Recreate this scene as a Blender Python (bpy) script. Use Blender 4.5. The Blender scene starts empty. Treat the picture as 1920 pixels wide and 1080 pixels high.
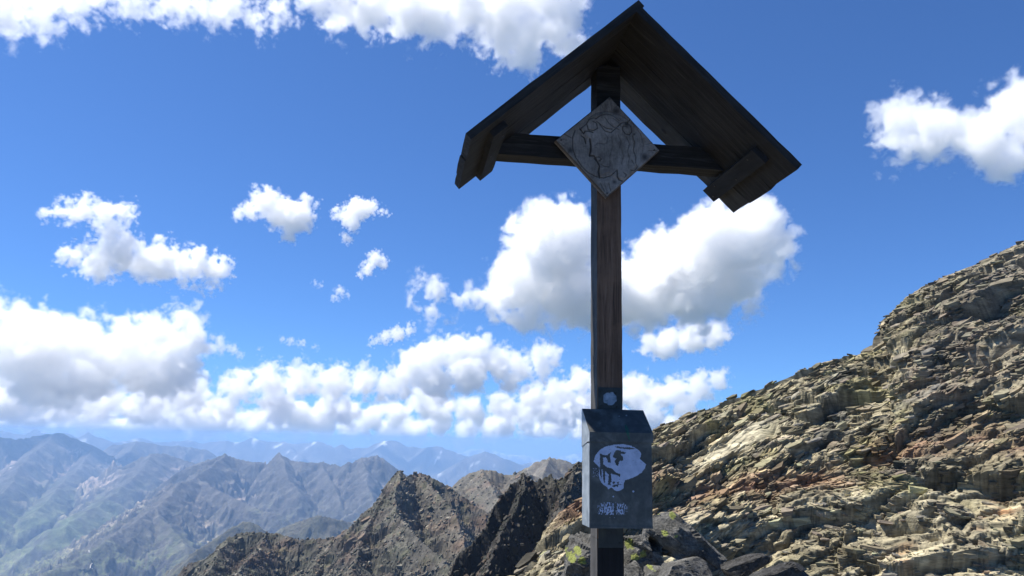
import bpy, bmesh, math, random
import numpy as np
from mathutils import Matrix, Vector, noise as mnoise

R = math.radians
sc = bpy.context.scene
COL = sc.collection

# ------------------------------------------------------------------ camera
cam = bpy.data.objects.new('camera', bpy.data.cameras.new('camera')); COL.objects.link(cam)
cam.data.lens = 27; cam.data.sensor_width = 36
cam.data.clip_start = 0.05; cam.data.clip_end = 250000
PITCH, ROLL, FPX = R(11.297), R(1.228), 1440.0
fw = Vector((0, math.cos(PITCH), math.sin(PITCH)))
up0 = Vector((0, -math.sin(PITCH), math.cos(PITCH))); rt0 = Vector((1, 0, 0))
rt = rt0 * math.cos(ROLL) + up0 * math.sin(ROLL)
up = -rt0 * math.sin(ROLL) + up0 * math.cos(ROLL)
cam.matrix_world = Matrix(((rt.x, up.x, -fw.x, 0), (rt.y, up.y, -fw.y, 0), (rt.z, up.z, -fw.z, 0), (0, 0, 0, 1)))
sc.camera = cam

# ------------------------------------------------------------------ sky, sun, exposure
SUN_AZ, SUN_EL = R(-78), R(61.5)
sun_dir = Vector((math.sin(SUN_AZ) * math.cos(SUN_EL), math.cos(SUN_AZ) * math.cos(SUN_EL), math.sin(SUN_EL)))
world = bpy.data.worlds.new('World'); sc.world = world; world.use_nodes = True
wt = world.node_tree
bg = wt.nodes['Background']; bg.inputs[1].default_value = 0.070
sky = wt.nodes.new('ShaderNodeTexSky')
sky.sky_type = 'NISHITA'; sky.sun_disc = False
sky.sun_elevation = SUN_EL; sky.sun_rotation = SUN_AZ
sky.altitude = 2500; sky.air_density = 1.0; sky.dust_density = 2.2; sky.ozone_density = 2.0
tc = wt.nodes.new('ShaderNodeTexCoord')
lift = wt.nodes.new('ShaderNodeVectorMath'); lift.operation = 'ADD'; lift.inputs[1].default_value = (0, 0, 0.03)  # horizon dip seen from 3000 m
wt.links.new(tc.outputs['Generated'], lift.inputs[0])
nrm = wt.nodes.new('ShaderNodeVectorMath'); nrm.operation = 'NORMALIZE'; wt.links.new(lift.outputs[0], nrm.inputs[0])
wt.links.new(nrm.outputs[0], sky.inputs['Vector'])
tint = wt.nodes.new('ShaderNodeMix'); tint.data_type = 'RGBA'; tint.blend_type = 'MULTIPLY'; tint.inputs[0].default_value = 1
wt.links.new(sky.outputs[0], tint.inputs[6]); tint.inputs[7].default_value = (0.60, 0.97, 1.45, 1)
wt.links.new(tint.outputs[2], bg.inputs[0])
sl = bpy.data.lights.new('sun', 'SUN'); sl.energy = 5.0; sl.angle = R(0.5); sl.color = (1, .955, .88)
sun = bpy.data.objects.new('sun', sl); COL.objects.link(sun)
sun.rotation_euler = sun_dir.to_track_quat('Z', 'Y').to_euler()
vs = sc.view_settings
vs.view_transform = 'Standard'; vs.look = 'None'; vs.exposure = 0.75; vs.gamma = 1; vs.use_curve_mapping = False
cy = sc.cycles
cy.use_denoising = True
cy.max_bounces = 20; cy.volume_bounces = 18; cy.diffuse_bounces = 3; cy.glossy_bounces = 2
cy.transmission_bounces = 2; cy.transparent_max_bounces = 8
cy.volume_step_rate = 3.0; cy.volume_max_steps = 256
cy.use_adaptive_sampling = False


# ------------------------------------------------------------------ helpers
def ray(px, py):
    return fw + rt * ((px - 960) / FPX) + up * ((540 - py) / FPX)


def to_view(X, Y, Z):
    dx = X * rt.x + Y * rt.y + Z * rt.z; dy = X * up.x + Y * up.y + Z * up.z; dz = X * fw.x + Y * fw.y + Z * fw.z
    return 960 + FPX * dx / dz, 540 - FPX * dy / dz


def at(px, py, D):
    """the point at ground distance D in the direction of a direction of view"""
    v = ray(px, py)
    return v * (D / math.hypot(v.x, v.y))


def tag(o, label=None, cat=None, group=None, kind=None):
    if label: o['label'] = label
    if cat: o['category'] = cat
    if group: o['group'] = group
    if kind: o['kind'] = kind
    return o


def hash2(ix, iy, seed):
    h = (ix.astype(np.int64) * 374761393 + iy.astype(np.int64) * 668265263 + seed * 144665) & 0xffffffff
    h = ((h ^ (h >> 13)) * 1274126177) & 0xffffffff
    h = h ^ (h >> 16)
    return (h & 0xffff) / 65535.0, ((h >> 8) & 0xffff) / 65535.0


def perlin(x, y, seed=0):
    ix = np.floor(x); iy = np.floor(y); fx = x - ix; fy = y - iy
    def g(dx, dy):
        a = hash2(ix + dx, iy + dy, seed)[0] * 2 * np.pi
        return np.cos(a) * (fx - dx) + np.sin(a) * (fy - dy)
    u = fx * fx * fx * (fx * (fx * 6 - 15) + 10); v = fy * fy * fy * (fy * (fy * 6 - 15) + 10)
    a = g(0, 0) * (1 - u) + g(1, 0) * u; b = g(0, 1) * (1 - u) + g(1, 1) * u
    return (a * (1 - v) + b * v) * 1.45


def fbm(x, y, oct=5, seed=0, gain=.5, lac=2.03):
    s = 0; a = 1; t = 0
    for k in range(oct):
        s = s + a * perlin(x, y, seed + 17 * k); t += a; a *= gain; x = x * lac + 3.1; y = y * lac + 1.7
    return s / t


def ridged(x, y, oct=5, seed=0, gain=.55, lac=2.07):
    s = 0; a = 1; t = 0; w = 1
    for k in range(oct):
        n = 1 - np.abs(perlin(x, y, seed + 31 * k)) * 1.6
        n = np.clip(n, 0, 1) ** 2
        s = s + a * n * w; w = np.clip(n * 1.6, 0.15, 1); t += a; a *= gain; x = x * lac + 5.2; y = y * lac + 1.3
    return s / t


def plates(x, y, seed=0, tilt=1.0, bias=(0, 0), ids=False):
    """broken plates: every cell has its own level and its own tilt; returns height and edge distance"""
    ix = np.floor(x); iy = np.floor(y)
    best = np.full(x.shape, 9.0); sec = np.full(x.shape, 9.0); h = np.zeros(x.shape); cid = np.zeros(x.shape)
    for dx in (-1, 0, 1):
        for dy in (-1, 0, 1):
            a, b = hash2(ix + dx, iy + dy, seed)
            c, d = hash2(ix + dx, iy + dy, seed + 77)
            ox = x - (ix + dx + .1 + .8 * a); oy = y - (iy + dy + .1 + .8 * b)
            r = ox * ox + oy * oy
            hh = (c - .5) + tilt * (((a * 7.3) % 1 - .5 + bias[0]) * ox + ((d * 5.7) % 1 - .5 + bias[1]) * oy)
            m = r < best
            sec = np.where(m, best, np.minimum(sec, r)); h = np.where(m, hh, h); cid = np.where(m, (a * 31.7 + d * 17.3) % 1, cid); best = np.where(m, r, best)
    return (h, np.sqrt(sec) - np.sqrt(best), cid) if ids else (h, np.sqrt(sec) - np.sqrt(best))


def grid_mesh(name, X, Y, Z, col, mat, parent=None, smooth=False):
    nr, nc = X.shape
    me = bpy.data.meshes.new(name)
    co = np.stack([X, Y, Z], -1).reshape(-1, 3).astype(np.float32)
    i = np.arange(nr * nc).reshape(nr, nc)
    q = np.stack([i[:-1, :-1], i[:-1, 1:], i[1:, 1:], i[1:, :-1]], -1).reshape(-1, 4)
    me.vertices.add(len(co)); me.vertices.foreach_set('co', co.ravel())
    me.loops.add(q.size); me.loops.foreach_set('vertex_index', q.ravel().astype(np.int32))
    me.polygons.add(len(q)); me.polygons.foreach_set('loop_start', (np.arange(len(q)) * 4).astype(np.int32))
    me.polygons.foreach_set('use_smooth', np.full(len(q), smooth))
    me.update(calc_edges=True)
    if col is not None:
        at_ = me.color_attributes.new('stain', 'FLOAT_COLOR', 'POINT')
        c4 = np.concatenate([col.reshape(-1, 3), np.ones((len(co), 1))], 1).astype(np.float32)
        at_.data.foreach_set('color', c4.ravel())
    me.materials.append(mat)
    o = bpy.data.objects.new(name, me); COL.objects.link(o)
    if parent: o.parent = parent
    return o


def mix3(c, a, w):
    w = np.clip(w, 0, 1)[..., None]
    return c * (1 - w) + np.array(a) * w


def sstep(a, b, x):
    t = np.clip((x - a) / (b - a), 0, 1)
    return t * t * (3 - 2 * t)


# ------------------------------------------------------------------ materials
class NT:
    def __init__(s, name):
        s.m = bpy.data.materials.new(name); s.m.use_nodes = True; s.t = s.m.node_tree
        s.b = s.t.nodes['Principled BSDF']; s.b.inputs['Specular IOR Level'].default_value = .25
    def n(s, ty, **kw):
        x = s.t.nodes.new(ty)
        for k, v in kw.items():
            if k in x.inputs: x.inputs[k].default_value = v
            else: setattr(x, k, v)
        return x
    def l(s, a, b): s.t.links.new(a, b)
    def ramp(s, fac, stops):
        r = s.n('ShaderNodeValToRGB'); e = r.color_ramp.elements
        while len(e) > 1: e.remove(e[-1])
        e[0].position = stops[0][0]; e[0].color = (*stops[0][1], 1)
        for p, c in stops[1:]:
            k = e.new(p); k.color = (*c, 1)
        s.l(fac, r.inputs[0]); return r.outputs[0]
    def mix(s, fac, a, b, mode='MIX'):
        x = s.n('ShaderNodeMix', data_type='RGBA', blend_type=mode)
        if isinstance(fac, (int, float)): x.inputs[0].default_value = fac
        else: s.l(fac, x.inputs[0])
        for i, v in ((6, a), (7, b)):
            if isinstance(v, tuple): x.inputs[i].default_value = (*v, 1)
            else: s.l(v, x.inputs[i])
        return x.outputs[2]
    def coords(s, scale=(1, 1, 1), rot=(0, 0, 0), src='Object'):
        c = s.n('ShaderNodeTexCoord'); m = s.n('ShaderNodeMapping')
        m.inputs['Scale'].default_value = scale; m.inputs['Rotation'].default_value = rot
        s.l(c.outputs[src], m.inputs[0]); return m.outputs[0]
    def noise(s, vec, scale, detail=5, rough=.55, dist=0.):
        x = s.n('ShaderNodeTexNoise'); x.inputs['Scale'].default_value = scale; x.inputs['Detail'].default_value = detail
        x.inputs['Roughness'].default_value = rough; x.inputs['Distortion'].default_value = dist
        s.l(vec, x.inputs['Vector']); return x.outputs[0]
    def bump(s, h, strength, dist):
        x = s.n('ShaderNodeBump'); x.inputs['Strength'].default_value = strength; x.inputs['Distance'].default_value = dist
        s.l(h, x.inputs['Height']); s.l(x.outputs[0], s.b.inputs['Normal']); return x


def terrain_mat(name, scale, bumpd, contrast=(.55, 1.5), rough=.95, strata=None, bstr=.9):
    k = NT(name)
    a = k.n('ShaderNodeAttribute', attribute_name='stain')
    rot = (0, 0, 0) if strata is None else strata[1]
    sca = (1, 1, 1) if strata is None else strata[0]
    v = k.coords(sca, rot)
    n1 = k.noise(v, scale, 8, .65, .4)
    n2 = k.noise(v, scale * 6.3, 6, .7)
    lo, hi = contrast
    c1 = k.ramp(n1, [(.3, (lo,) * 3), (.5, (.95, .95, .95)), (.72, (hi,) * 3)])
    c2 = k.ramp(n2, [(.3, (.7, .7, .7)), (.7, (1.3, 1.28, 1.2))])
    c = k.mix(1., a.outputs['Color'], c1, 'MULTIPLY'); c = k.mix(1., c, c2, 'MULTIPLY')
    k.l(c, k.b.inputs['Base Color']); k.b.inputs['Roughness'].default_value = rough
    s = k.n('ShaderNodeMath', operation='MULTIPLY_ADD'); k.l(n2, s.inputs[0]); s.inputs[1].default_value = .3; k.l(n1, s.inputs[2])
    k.bump(s.outputs[0], bstr, bumpd)
    return k.m


def wood_mat(name, dark, mid, light, axis='Z', gscale=1.0, brown=0.0):
    k = NT(name)
    sc3 = {'X': (3, 60, 60), 'Y': (60, 3, 60), 'Z': (60, 60, 3)}[axis]
    v = k.coords(tuple(gscale * q for q in sc3))
    v2 = k.coords(tuple(gscale * q * .22 for q in sc3))
    g = k.noise(v, 1.0, 6, .7, 1.2); g2 = k.noise(v2, 1.0, 4, .6, 2.0)
    w = k.coords((1, 1, 1)); blot = k.noise(w, 7, 4, .6)
    c = k.ramp(g, [(.28, dark), (.5, mid), (.74, light)])
    c = k.mix(k.ramp(g2, [(.35, (0, 0, 0)), (.65, (1, 1, 1))]), c, tuple(q * .55 for q in mid))
    c = k.mix(k.ramp(blot, [(.45, (0, 0, 0)), (.7, (.7, .7, .7))]), c, tuple(q * 1.35 for q in mid))
    k.l(c, k.b.inputs['Base Color']); k.b.inputs['Roughness'].default_value = .8
    s = k.n('ShaderNodeMath', operation='MULTIPLY_ADD'); k.l(g2, s.inputs[0]); s.inputs[1].default_value = 1.2; k.l(g, s.inputs[2])
    k.bump(s.outputs[0], .8, .004)
    return k.m


M = {}
M['far'] = terrain_mat('far_mountain_rock', .003, 50, (.5, 1.5))
M['mid'] = terrain_mat('mountain_rock_and_grass', .010, 26, (.4, 1.75))
M['crag'] = terrain_mat('crag_rock', .05, 1.6, (.5, 1.6), strata=((1, 1, 1.6), (0, R(25), 0)))
M['slope'] = terrain_mat('schist_rock', 1.3, .10, (.45, 1.7), strata=((.45, .45, 2.0), (0, R(-22), 0)), bstr=1.0)
M['plate_'] = NT('rusty_nail_iron'); M['plate_'].b.inputs['Base Color'].default_value = (.09, .075, .065, 1); M['plate_'].b.inputs['Roughness'].default_value = .6; M['plate_'] = M['plate_'].m
M['boulder'] = None
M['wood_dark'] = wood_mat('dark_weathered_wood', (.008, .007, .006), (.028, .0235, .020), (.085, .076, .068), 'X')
M['wood_grey'] = wood_mat('grey_weathered_wood', (.02, .018, .016), (.062, .055, .048), (.16, .145, .13), 'X')
M['wood_post'] = wood_mat('brown_weathered_post_wood', (.035, .021, .014), (.165, .092, .056), (.29, .18, .118), 'Z')
M['wood_batten'] = wood_mat('weathered_batten_wood', (.008, .008, .008), (.024, .022, .022), (.055, .05, .05), 'Y')


M['wood_lit_side'] = wood_mat('lit_side_post_wood', (.035, .032, .029), (.085, .08, .073), (.16, .15, .138), 'Z')  # paler post wood: sunlight painted into the colour of the left faces
M['wood_shaded_foot'] = wood_mat('shaded_post_foot_wood', (.005, .005, .005), (.012, .011, .011), (.028, .026, .025), 'Z')  # near-black post wood: shade below the box painted into the colour


# ------------------------------------------------------------------ mountains
def interp_poly(pts, n):
    P = np.array([list(at(*p)) for p in pts])
    return P


GRIDS = {}


def range_mesh(name, lines, pxr, dr, nc, nr, mat, gully=(60, 14), crag=(20, 4), jag=3.0, warp=0., floor=None,
               colour=None, power=1.0, plate=None, seed=0, smooth=True, near_d=None):
    """terrain as the envelope of several 3-D crest lines with gullied flanks; grid of azimuth x distance"""
    px = np.linspace(pxr[0], pxr[1], nc)
    dirs = np.array([[ray(p, 800).x, ray(p, 800).y] for p in px]); dirs /= np.linalg.norm(dirs, axis=1)[:, None]
    t = np.linspace(0, 1, nr); d = dr[0] * (dr[1] / dr[0]) ** t
    X = d[:, None] * dirs[None, :, 0]; Y = d[:, None] * dirs[None, :, 1]
    W = gully[0]
    Xw = X + warp * fbm(X / (W * 3), Y / (W * 3), 4, seed + 5); Yw = Y + warp * fbm(X / (W * 3), Y / (W * 3), 4, seed + 9)
    best = np.full(X.shape, -1e9); al = np.zeros(X.shape); ds = np.zeros(X.shape)
    off = 0.
    for pts, slope in lines:
        P = interp_poly(pts, 0)
        for a, b in zip(P[:-1], P[1:]):
            ab = b[:2] - a[:2]; L2 = (ab ** 2).sum(); L = math.sqrt(L2)
            s = np.clip(((Xw - a[0]) * ab[0] + (Yw - a[1]) * ab[1]) / L2, 0, 1)
            qx = a[0] + s * ab[0]; qy = a[1] + s * ab[1]
            dist = np.hypot(Xw - qx, Yw - qy)
            z = a[2] + s * (b[2] - a[2]) - slope * dist
            m = z > best
            best = np.where(m, z, best); al = np.where(m, off + s * L, al); ds = np.where(m, dist, ds)
            off += L
        off += 1000
    fade = np.clip(ds / (W * .8), 0, 1)
    g = ridged(al / W + .3 * perlin(al / W, ds / W, seed + 3), ds / (W * 3.5), 4, seed)
    g2 = ridged(X / (crag[0] * 3), Y / (crag[0] * 3), 6, seed + 40, .62)
    Z = best + (g - .55) * gully[1] * 2 * fade + (g2 - .4) * crag[1] * 2 * (.12 + .88 * fade)
    Z += jag * (perlin(al / (W * .16), ds / W, seed + 60) + .5 * perlin(al / (W * .06), ds / W * 4, seed + 61)) * (1 - .7 * fade)
    if plate:
        for (Lc, asp, amp, ang, sd) in plate:
            ca, sa = math.cos(ang), math.sin(ang)
            wx = X + Lc * .6 * perlin(X / Lc / 2, Y / Lc / 2, sd + 8); wy = Z * 1.0 + Y * .35 + Lc * .6 * perlin(X / Lc / 2, Z / Lc / 2, sd + 4)
            u = wx * ca + wy * sa; v = -wx * sa + wy * ca
            h, e = plates(u / (Lc * asp), v / Lc, sd, 1.3, (0, -.25))
            Z = Z + h * amp * (.3 + .7 * fade)
    if floor is not None:
        fl = floor + fbm(X / 900, Y / 900, 5, 77) * 60
        k = 60.
        Z = np.maximum(Z, fl) + k * np.exp(-np.abs(Z - fl) / k) * .35
    gy, gx = np.gradient(Z)
    dd = np.gradient(d)[:, None]; wdt = np.maximum(np.abs(X[:, 1:2] - X[:, 0:1]) + np.abs(Y[:, 1:2] - Y[:, 0:1]), 1e-3)
    slope_ = np.hypot(gy / dd, gx / wdt)
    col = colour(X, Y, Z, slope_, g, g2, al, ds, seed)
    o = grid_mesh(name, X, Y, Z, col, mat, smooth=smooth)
    GRIDS[name] = (X, Y, Z)
    return tag(o, kind='structure')


def col_far(snow):
    def f(X, Y, Z, s, g, g2, al, ds, seed):
        c = np.empty(X.shape + (3,)); c[:] = (.11, .10, .095)
        n = fbm(X / 1500, Y / 1500, 5, seed + 11)
        c = mix3(c, (.26, .22, .18), sstep(.0, .5, n) * .6)
        c = mix3(c, (.8, .82, .85), sstep(snow, snow + .2, fbm(X / 330, Y / 330, 5, seed + 21) + .22 * (1 - ds / 900)) * sstep(900, 300, ds))
        return c
    return f


def col_mid(X, Y, Z, s, g, g2, al, ds, seed):
    c = np.empty(X.shape + (3,)); c[:] = (.095, .088, .08)
    n = fbm(X / 260, Y / 260, 7, seed + 11, .62); n2 = fbm(X / 90, Y / 90, 5, seed + 12)
    scree = sstep(.25, .75, (ds / 420) + .5 * n) * sstep(1.2, .6, s)
    c = mix3(c, (.38, .30, .245), scree * .9)
    low = sstep(-380, -760, Z + 260 * n)
    c = mix3(c, (.11, .14, .055), low * .85 * sstep(1.4, .6, s))
    c = mix3(c, (.21, .21, .10), low * sstep(.1, .5, n2) * .7)
    c = mix3(c, (.78, .8, .83), sstep(.56, .62, fbm(X / 120, Y / 120, 4, seed + 33)) * sstep(-700, -350, Z) * sstep(1.0, .5, s))
    return c


def col_crag(dark=1.0, warm=.4, green=.3):
    def f(X, Y, Z, s, g, g2, al, ds, seed):
        c = np.empty(X.shape + (3,)); c[:] = (.135, .125, .105)
        L = 40.
        n = fbm(X / L, Z / L * 1.5 + Y / L, 6, seed + 11); n2 = fbm(X / 13, Z / 13 + Y / 17, 5, seed + 12)
        c = mix3(c, (.24, .15, .105), sstep(.0, .45, n) * warm)
        c = mix3(c, (.12, .125, .06), sstep(.05, .4, n2) * green)
        c = mix3(c, (.32, .29, .24), sstep(.25, .5, fbm(X / 7, Z / 5, 4, seed + 8)) * .6)
        vx, vy = to_view(X, Y, Z)
        c = mix3(c, (.13, .14, .095), sstep(775, 740, vx) * sstep(640, 700, Y * 0 + 700) * .35 * sstep(.1, -.2, n))
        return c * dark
    return f


range_mesh('distant_mountain_range', [
    ([(700, 858, 34000), (780, 850, 34000), (830, 846, 35000), (868, 848, 35000), (885, 842, 35500), (915, 841, 36000), (935, 847, 36000), (950, 852, 36000),
      (968, 853, 36000), (985, 851, 36000), (1000, 856, 36000), (1015, 862, 36000), (1040, 858, 35000), (1060, 854, 35000), (1095, 848, 35000),
      (1130, 846, 35000), (1180, 850, 35000), (1260, 850, 35000), (1600, 840, 36000)], .7)],
    (640, 1700), (30000, 39000), 300, 70, M['far'], (1500, 200), (400, 90), 45, 400, None, col_far(.05), seed=3)
range_mesh('blue_mountain_range', [
    ([(-400, 800, 19000), (-150, 806, 19500), (-60, 800, 20000), (0, 807, 20500), (25, 811, 20500), (42, 812, 20500), (65, 804, 20500), (80, 811, 20000), (95, 814, 20000),
      (120, 811, 19500), (135, 813, 19000), (150, 820, 19000), (170, 811, 18500), (185, 818, 18500), (212, 829, 19000), (240, 826, 20500), (268, 819, 21000),
      (290, 826, 21000), (320, 825, 21000), (355, 823, 21000), (375, 830, 21000), (400, 827, 21000), (430, 825, 20500), (450, 829, 20500), (478, 821, 20000),
      (505, 826, 20000), (530, 827, 20000), (545, 831, 19500), (570, 829, 19000), (600, 826, 18500), (622, 838, 18500), (634, 831, 18500), (655, 841, 19000),
      (672, 837, 18500), (695, 837, 18500), (712, 829, 18000), (730, 824, 18000), (745, 826, 18000), (765, 836, 18000), (790, 840, 18000), (810, 837, 17500),
      (830, 834, 17500), (850, 842, 17500), (870, 850, 17500), (890, 857, 17500)], .62),
    ([(860, 862, 15000), (885, 852, 15000), (905, 846, 15000), (925, 852, 15000), (950, 861, 15000), (975, 871, 15000), (1010, 884, 15000), (1060, 892, 15000)], .6),
    ([(730, 824, 18000), (700, 850, 16500), (660, 880, 15000), (640, 900, 14000)], .6),
    ([(540, 831, 19500), (560, 860, 17500), (590, 880, 16000)], .6),
    ([(930, 880, 15800), (975, 872, 16500), (1003, 866, 17000), (1030, 875, 17000), (1100, 890, 17000)], .6)],
    (-420, 1200), (12500, 23000), 520, 110, M['far'], (900, 150), (300, 70), 22, 250, None, col_far(.42), seed=7)
range_mesh('shaded_mountain_range', [
    ([(-450, 790, 10500), (-150, 805, 10500), (0, 818, 10500), (29, 822, 10500), (60, 818, 10800), (82, 816, 11000), (106, 811, 11000), (120, 812, 11000), (137, 820, 11000),
      (153, 827, 11000), (182, 838, 11000), (197, 853, 11200), (225, 880, 11500)], .7),
    ([(190, 850, 13000), (219, 831, 13000), (255, 827, 13000), (317, 833, 13000), (365, 840, 13000), (386, 843, 13000), (405, 855, 13000), (430, 880, 13000)], .62),
    ([(190, 915, 8300), (225, 885, 8400), (248, 864, 8500), (284, 849, 8600), (302, 849, 8700), (328, 857, 8700), (354, 866, 8700), (380, 880, 8700), (420, 900, 8700)], .6),
    ([(106, 811, 11000), (60, 850, 9500), (20, 900, 8000), (-30, 960, 6800)], .62),
    ([(182, 838, 11000), (150, 880, 9300), (110, 915, 8000), (70, 960, 7000)], .55),
    ([(255, 827, 13000), (235, 860, 11000), (205, 890, 9500)], .6),
    ([(284, 849, 8600), (250, 900, 7600), (190, 945, 6800), (120, 985, 6200)], .5)],
    (-460, 520), (5200, 14500), 390, 200, M['mid'], (420, 95), (130, 75), 12, 120, -1150, col_mid, seed=13)
range_mesh('scree_mountain_ridge', [
    ([(330, 885, 6600), (352, 873, 6600), (372, 866, 6600), (400, 857, 6600), (415, 852, 6600), (421, 849, 6600), (428, 854, 6600), (440, 859, 6600), (470, 866, 6500), (495, 867, 6500),
      (510, 857, 6500), (523, 847, 6500), (536, 855, 6500), (550, 863, 6500), (570, 865, 6400), (600, 865, 6400), (625, 871, 6300), (640, 875, 6200),
      (655, 866, 6100), (680, 858, 6100), (708, 853, 6100), (722, 859, 6100), (735, 870, 6100), (755, 885, 6100), (800, 905, 6100), (900, 940, 6100)], .85),
    ([(366, 895, 5900), (340, 905, 5500), (315, 925, 5200), (290, 951, 4900), (260, 975, 4600), (215, 1005, 4350), (170, 1035, 4150), (60, 1085, 3900), (-60, 1120, 3700)], .62),
    ([(421, 849, 6600), (400, 872, 6200), (366, 895, 5900), (400, 914, 5500), (440, 934, 5200), (480, 952, 5000), (520, 963, 4900), (560, 985, 4800)], .75),
    ([(290, 951, 4900), (320, 990, 4500), (345, 1015, 4200), (365, 1050, 3900), (380, 1090, 3700)], .7),
    ([(523, 847, 6500), (540, 890, 6000), (560, 925, 5600)], .8),
    ([(600, 865, 6400), (620, 905, 5900), (640, 940, 5500)], .8),
    ([(680, 858, 6100), (690, 905, 5600), (700, 950, 5200)], .8)],
    (-200, 960), (3300, 7400), 570, 280, M['mid'], (150, 46), (45, 34), 10, 50, -1060, col_mid, seed=19)
range_mesh('grassy_side_ridge', [
    ([(240, 1130, 2500), (310, 1090, 2550), (350, 1050, 2600), (372, 1031, 2650), (400, 1012, 2700), (430, 990, 2750), (455, 977, 2800), (465, 976, 2800),
      (485, 985, 2800), (500, 999, 2800), (540, 1020, 2800)], .8),
    ([(505, 1005, 3000), (530, 986, 3000), (560, 975, 3000), (585, 967, 3000), (600, 963, 3000), (620, 968, 3000), (650, 977, 3000), (680, 981, 3000), (740, 1000, 3000)], .8)],
    (180, 760), (2050, 3250), 300, 130, M['mid'], (60, 15), (30, 10), 4, 15, None,
    lambda X, Y, Z, s, g, g2, al, ds, seed: mix3(col_mid(X, Y, Z, s, g, g2, al, ds, seed), (.10, .105, .05), .35 + .4 * fbm(X / 60, Y / 60, 4, 5)), seed=23)
range_mesh('grey_rock_peak', [
    ([(900, 930, 1600), (960, 890, 1600), (985, 878, 1600), (1005, 864, 1600), (1030, 856, 1600), (1050, 859, 1600), (1070, 868, 1600), (1100, 874, 1600), (1200, 890, 1600)], .95),
    ([(1030, 856, 1600), (1020, 885, 1450), (1010, 920, 1330)], .9)],
    (880, 1260), (1200, 1750), 190, 110, M['crag'], (45, 8), (18, 5), 2.5, 8, None, col_crag(1.0, .15, .1), seed=29)
range_mesh('brown_rock_peak', [
    ([(760, 950, 1000), (800, 928, 1000), (845, 912, 1000), (862, 896, 1000), (880, 885, 1000), (900, 879, 1000), (925, 880, 1000), (945, 889, 1000), (968, 888, 1000),
      (975, 884, 980), (985, 880, 970), (995, 888, 970), (1030, 905, 970), (1110, 935, 970)], .9),
    ([(900, 879, 1000), (925, 915, 900), (940, 950, 830)], .85), ([(968, 888, 1000), (950, 930, 900)], .9)],
    (740, 1130), (700, 1100), 220, 150, M['crag'], (26, 5), (11, 3.4), 1.6, 6, None, col_crag(.8, .55, .2), plate=[(5, 1.5, 1.6, .5, 4)], seed=31)
range_mesh('pyramid_rock_ridge', [
    ([(180, 1190, 700), (300, 1112, 680), (335, 1078, 670), (350, 1061, 665), (375, 1050, 660), (400, 1032, 655), (415, 1015, 650), (430, 1004, 650), (445, 999, 650), (470, 997, 650),
      (490, 998, 650), (505, 999, 650), (530, 999, 650), (545, 1008, 645), (565, 1011, 640), (600, 1007, 635), (620, 1005, 630), (650, 990, 620), (683, 972, 610),
      (700, 948, 605), (715, 930, 600), (728, 912, 600), (740, 893, 600), (752, 881, 600), (757, 880, 600), (768, 894, 605), (776, 887, 620), (788, 884, 625),
      (805, 893, 625), (820, 903, 625), (845, 912, 625), (860, 925, 620), (880, 940, 615), (905, 955, 610), (930, 975, 600), (990, 1010, 590)], 1.15),
    ([(757, 880, 600), (742, 925, 560), (745, 955, 535), (768, 990, 500), (800, 1025, 465), (845, 1062, 435), (880, 1100, 410)], 1.25),
    ([(788, 884, 625), (822, 925, 580), (850, 965, 545), (868, 1005, 510), (880, 1050, 480)], 1.2),
    ([(728, 912, 600), (690, 985, 545), (668, 1040, 500), (650, 1100, 460)], 1.0),
    ([(620, 1005, 630), (600, 1045, 570), (570, 1100, 500)], .9),
    ([(500, 999, 650), (470, 1045, 590), (420, 1110, 520)], .95),
    ([(430, 1004, 650), (410, 1050, 600), (360, 1110, 540)], 1.0)],
    (170, 1000), (360, 720), 600, 320, M['crag'], (16, 4.2), (7, 2.4), .7, 6, None, col_crag(.68, .5, .45),
    plate=[(14, 2.2, 3.6, .5, 44), (6, 2.0, 2.4, .5, 41), (2.4, 2.0, 1.2, .5, 42), (1.1, 2., .6, .5, 45)], seed=37, smooth=False)
range_mesh('dark_rock_ridge', [
    ([(780, 1150, 170), (820, 1108, 175), (848, 1075, 180), (870, 1040, 184), (890, 1010, 187), (905, 985, 190), (918, 955, 193), (935, 935, 196), (950, 915, 198),
      (965, 903, 200), (975, 897, 200), (990, 884, 202), (1003, 899, 203), (1012, 897, 204), (1023, 892, 205), (1032, 887, 206), (1041, 899, 207), (1055, 891, 207),
      (1066, 878, 208), (1080, 866, 209), (1095, 860, 210), (1130, 845, 212), (1180, 830, 215), (1240, 818, 218), (1340, 815, 220)], 2.1),
    ([(990, 884, 202), (960, 960, 178), (925, 1040, 160), (900, 1110, 148)], 2.0),
    ([(1080, 866, 209), (1060, 930, 175), (1020, 1010, 152), (990, 1100, 135)], 1.8)],
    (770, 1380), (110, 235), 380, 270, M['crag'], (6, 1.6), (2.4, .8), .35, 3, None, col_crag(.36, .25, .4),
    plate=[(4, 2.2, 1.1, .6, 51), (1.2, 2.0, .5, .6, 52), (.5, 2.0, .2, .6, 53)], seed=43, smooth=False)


def valley():
    px = np.linspace(-1500, 3200, 180); d = 1500 * (60000 / 1500) ** np.linspace(0, 1, 100)
    dirs = np.array([[ray(p, 800).x, ray(p, 800).y] for p in px]); dirs /= np.linalg.norm(dirs, axis=1)[:, None]
    X = d[:, None] * dirs[None, :, 0]; Y = d[:, None] * dirs[None, :, 1]
    Z = -1190 + fbm(X / 2200, Y / 2200, 5, 91) * 120
    n = fbm(X / 400, Y / 400, 5, 92)
    c = np.empty(X.shape + (3,)); c[:] = (.06, .085, .035)
    c = mix3(c, (.13, .14, .06), sstep(-.1, .4, n)); c = mix3(c, (.03, .045, .02), sstep(.1, .3, -n))
    tag(grid_mesh('valley_floor', X, Y, Z, c, M['mid'], smooth=True), kind='structure')


valley()


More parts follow.
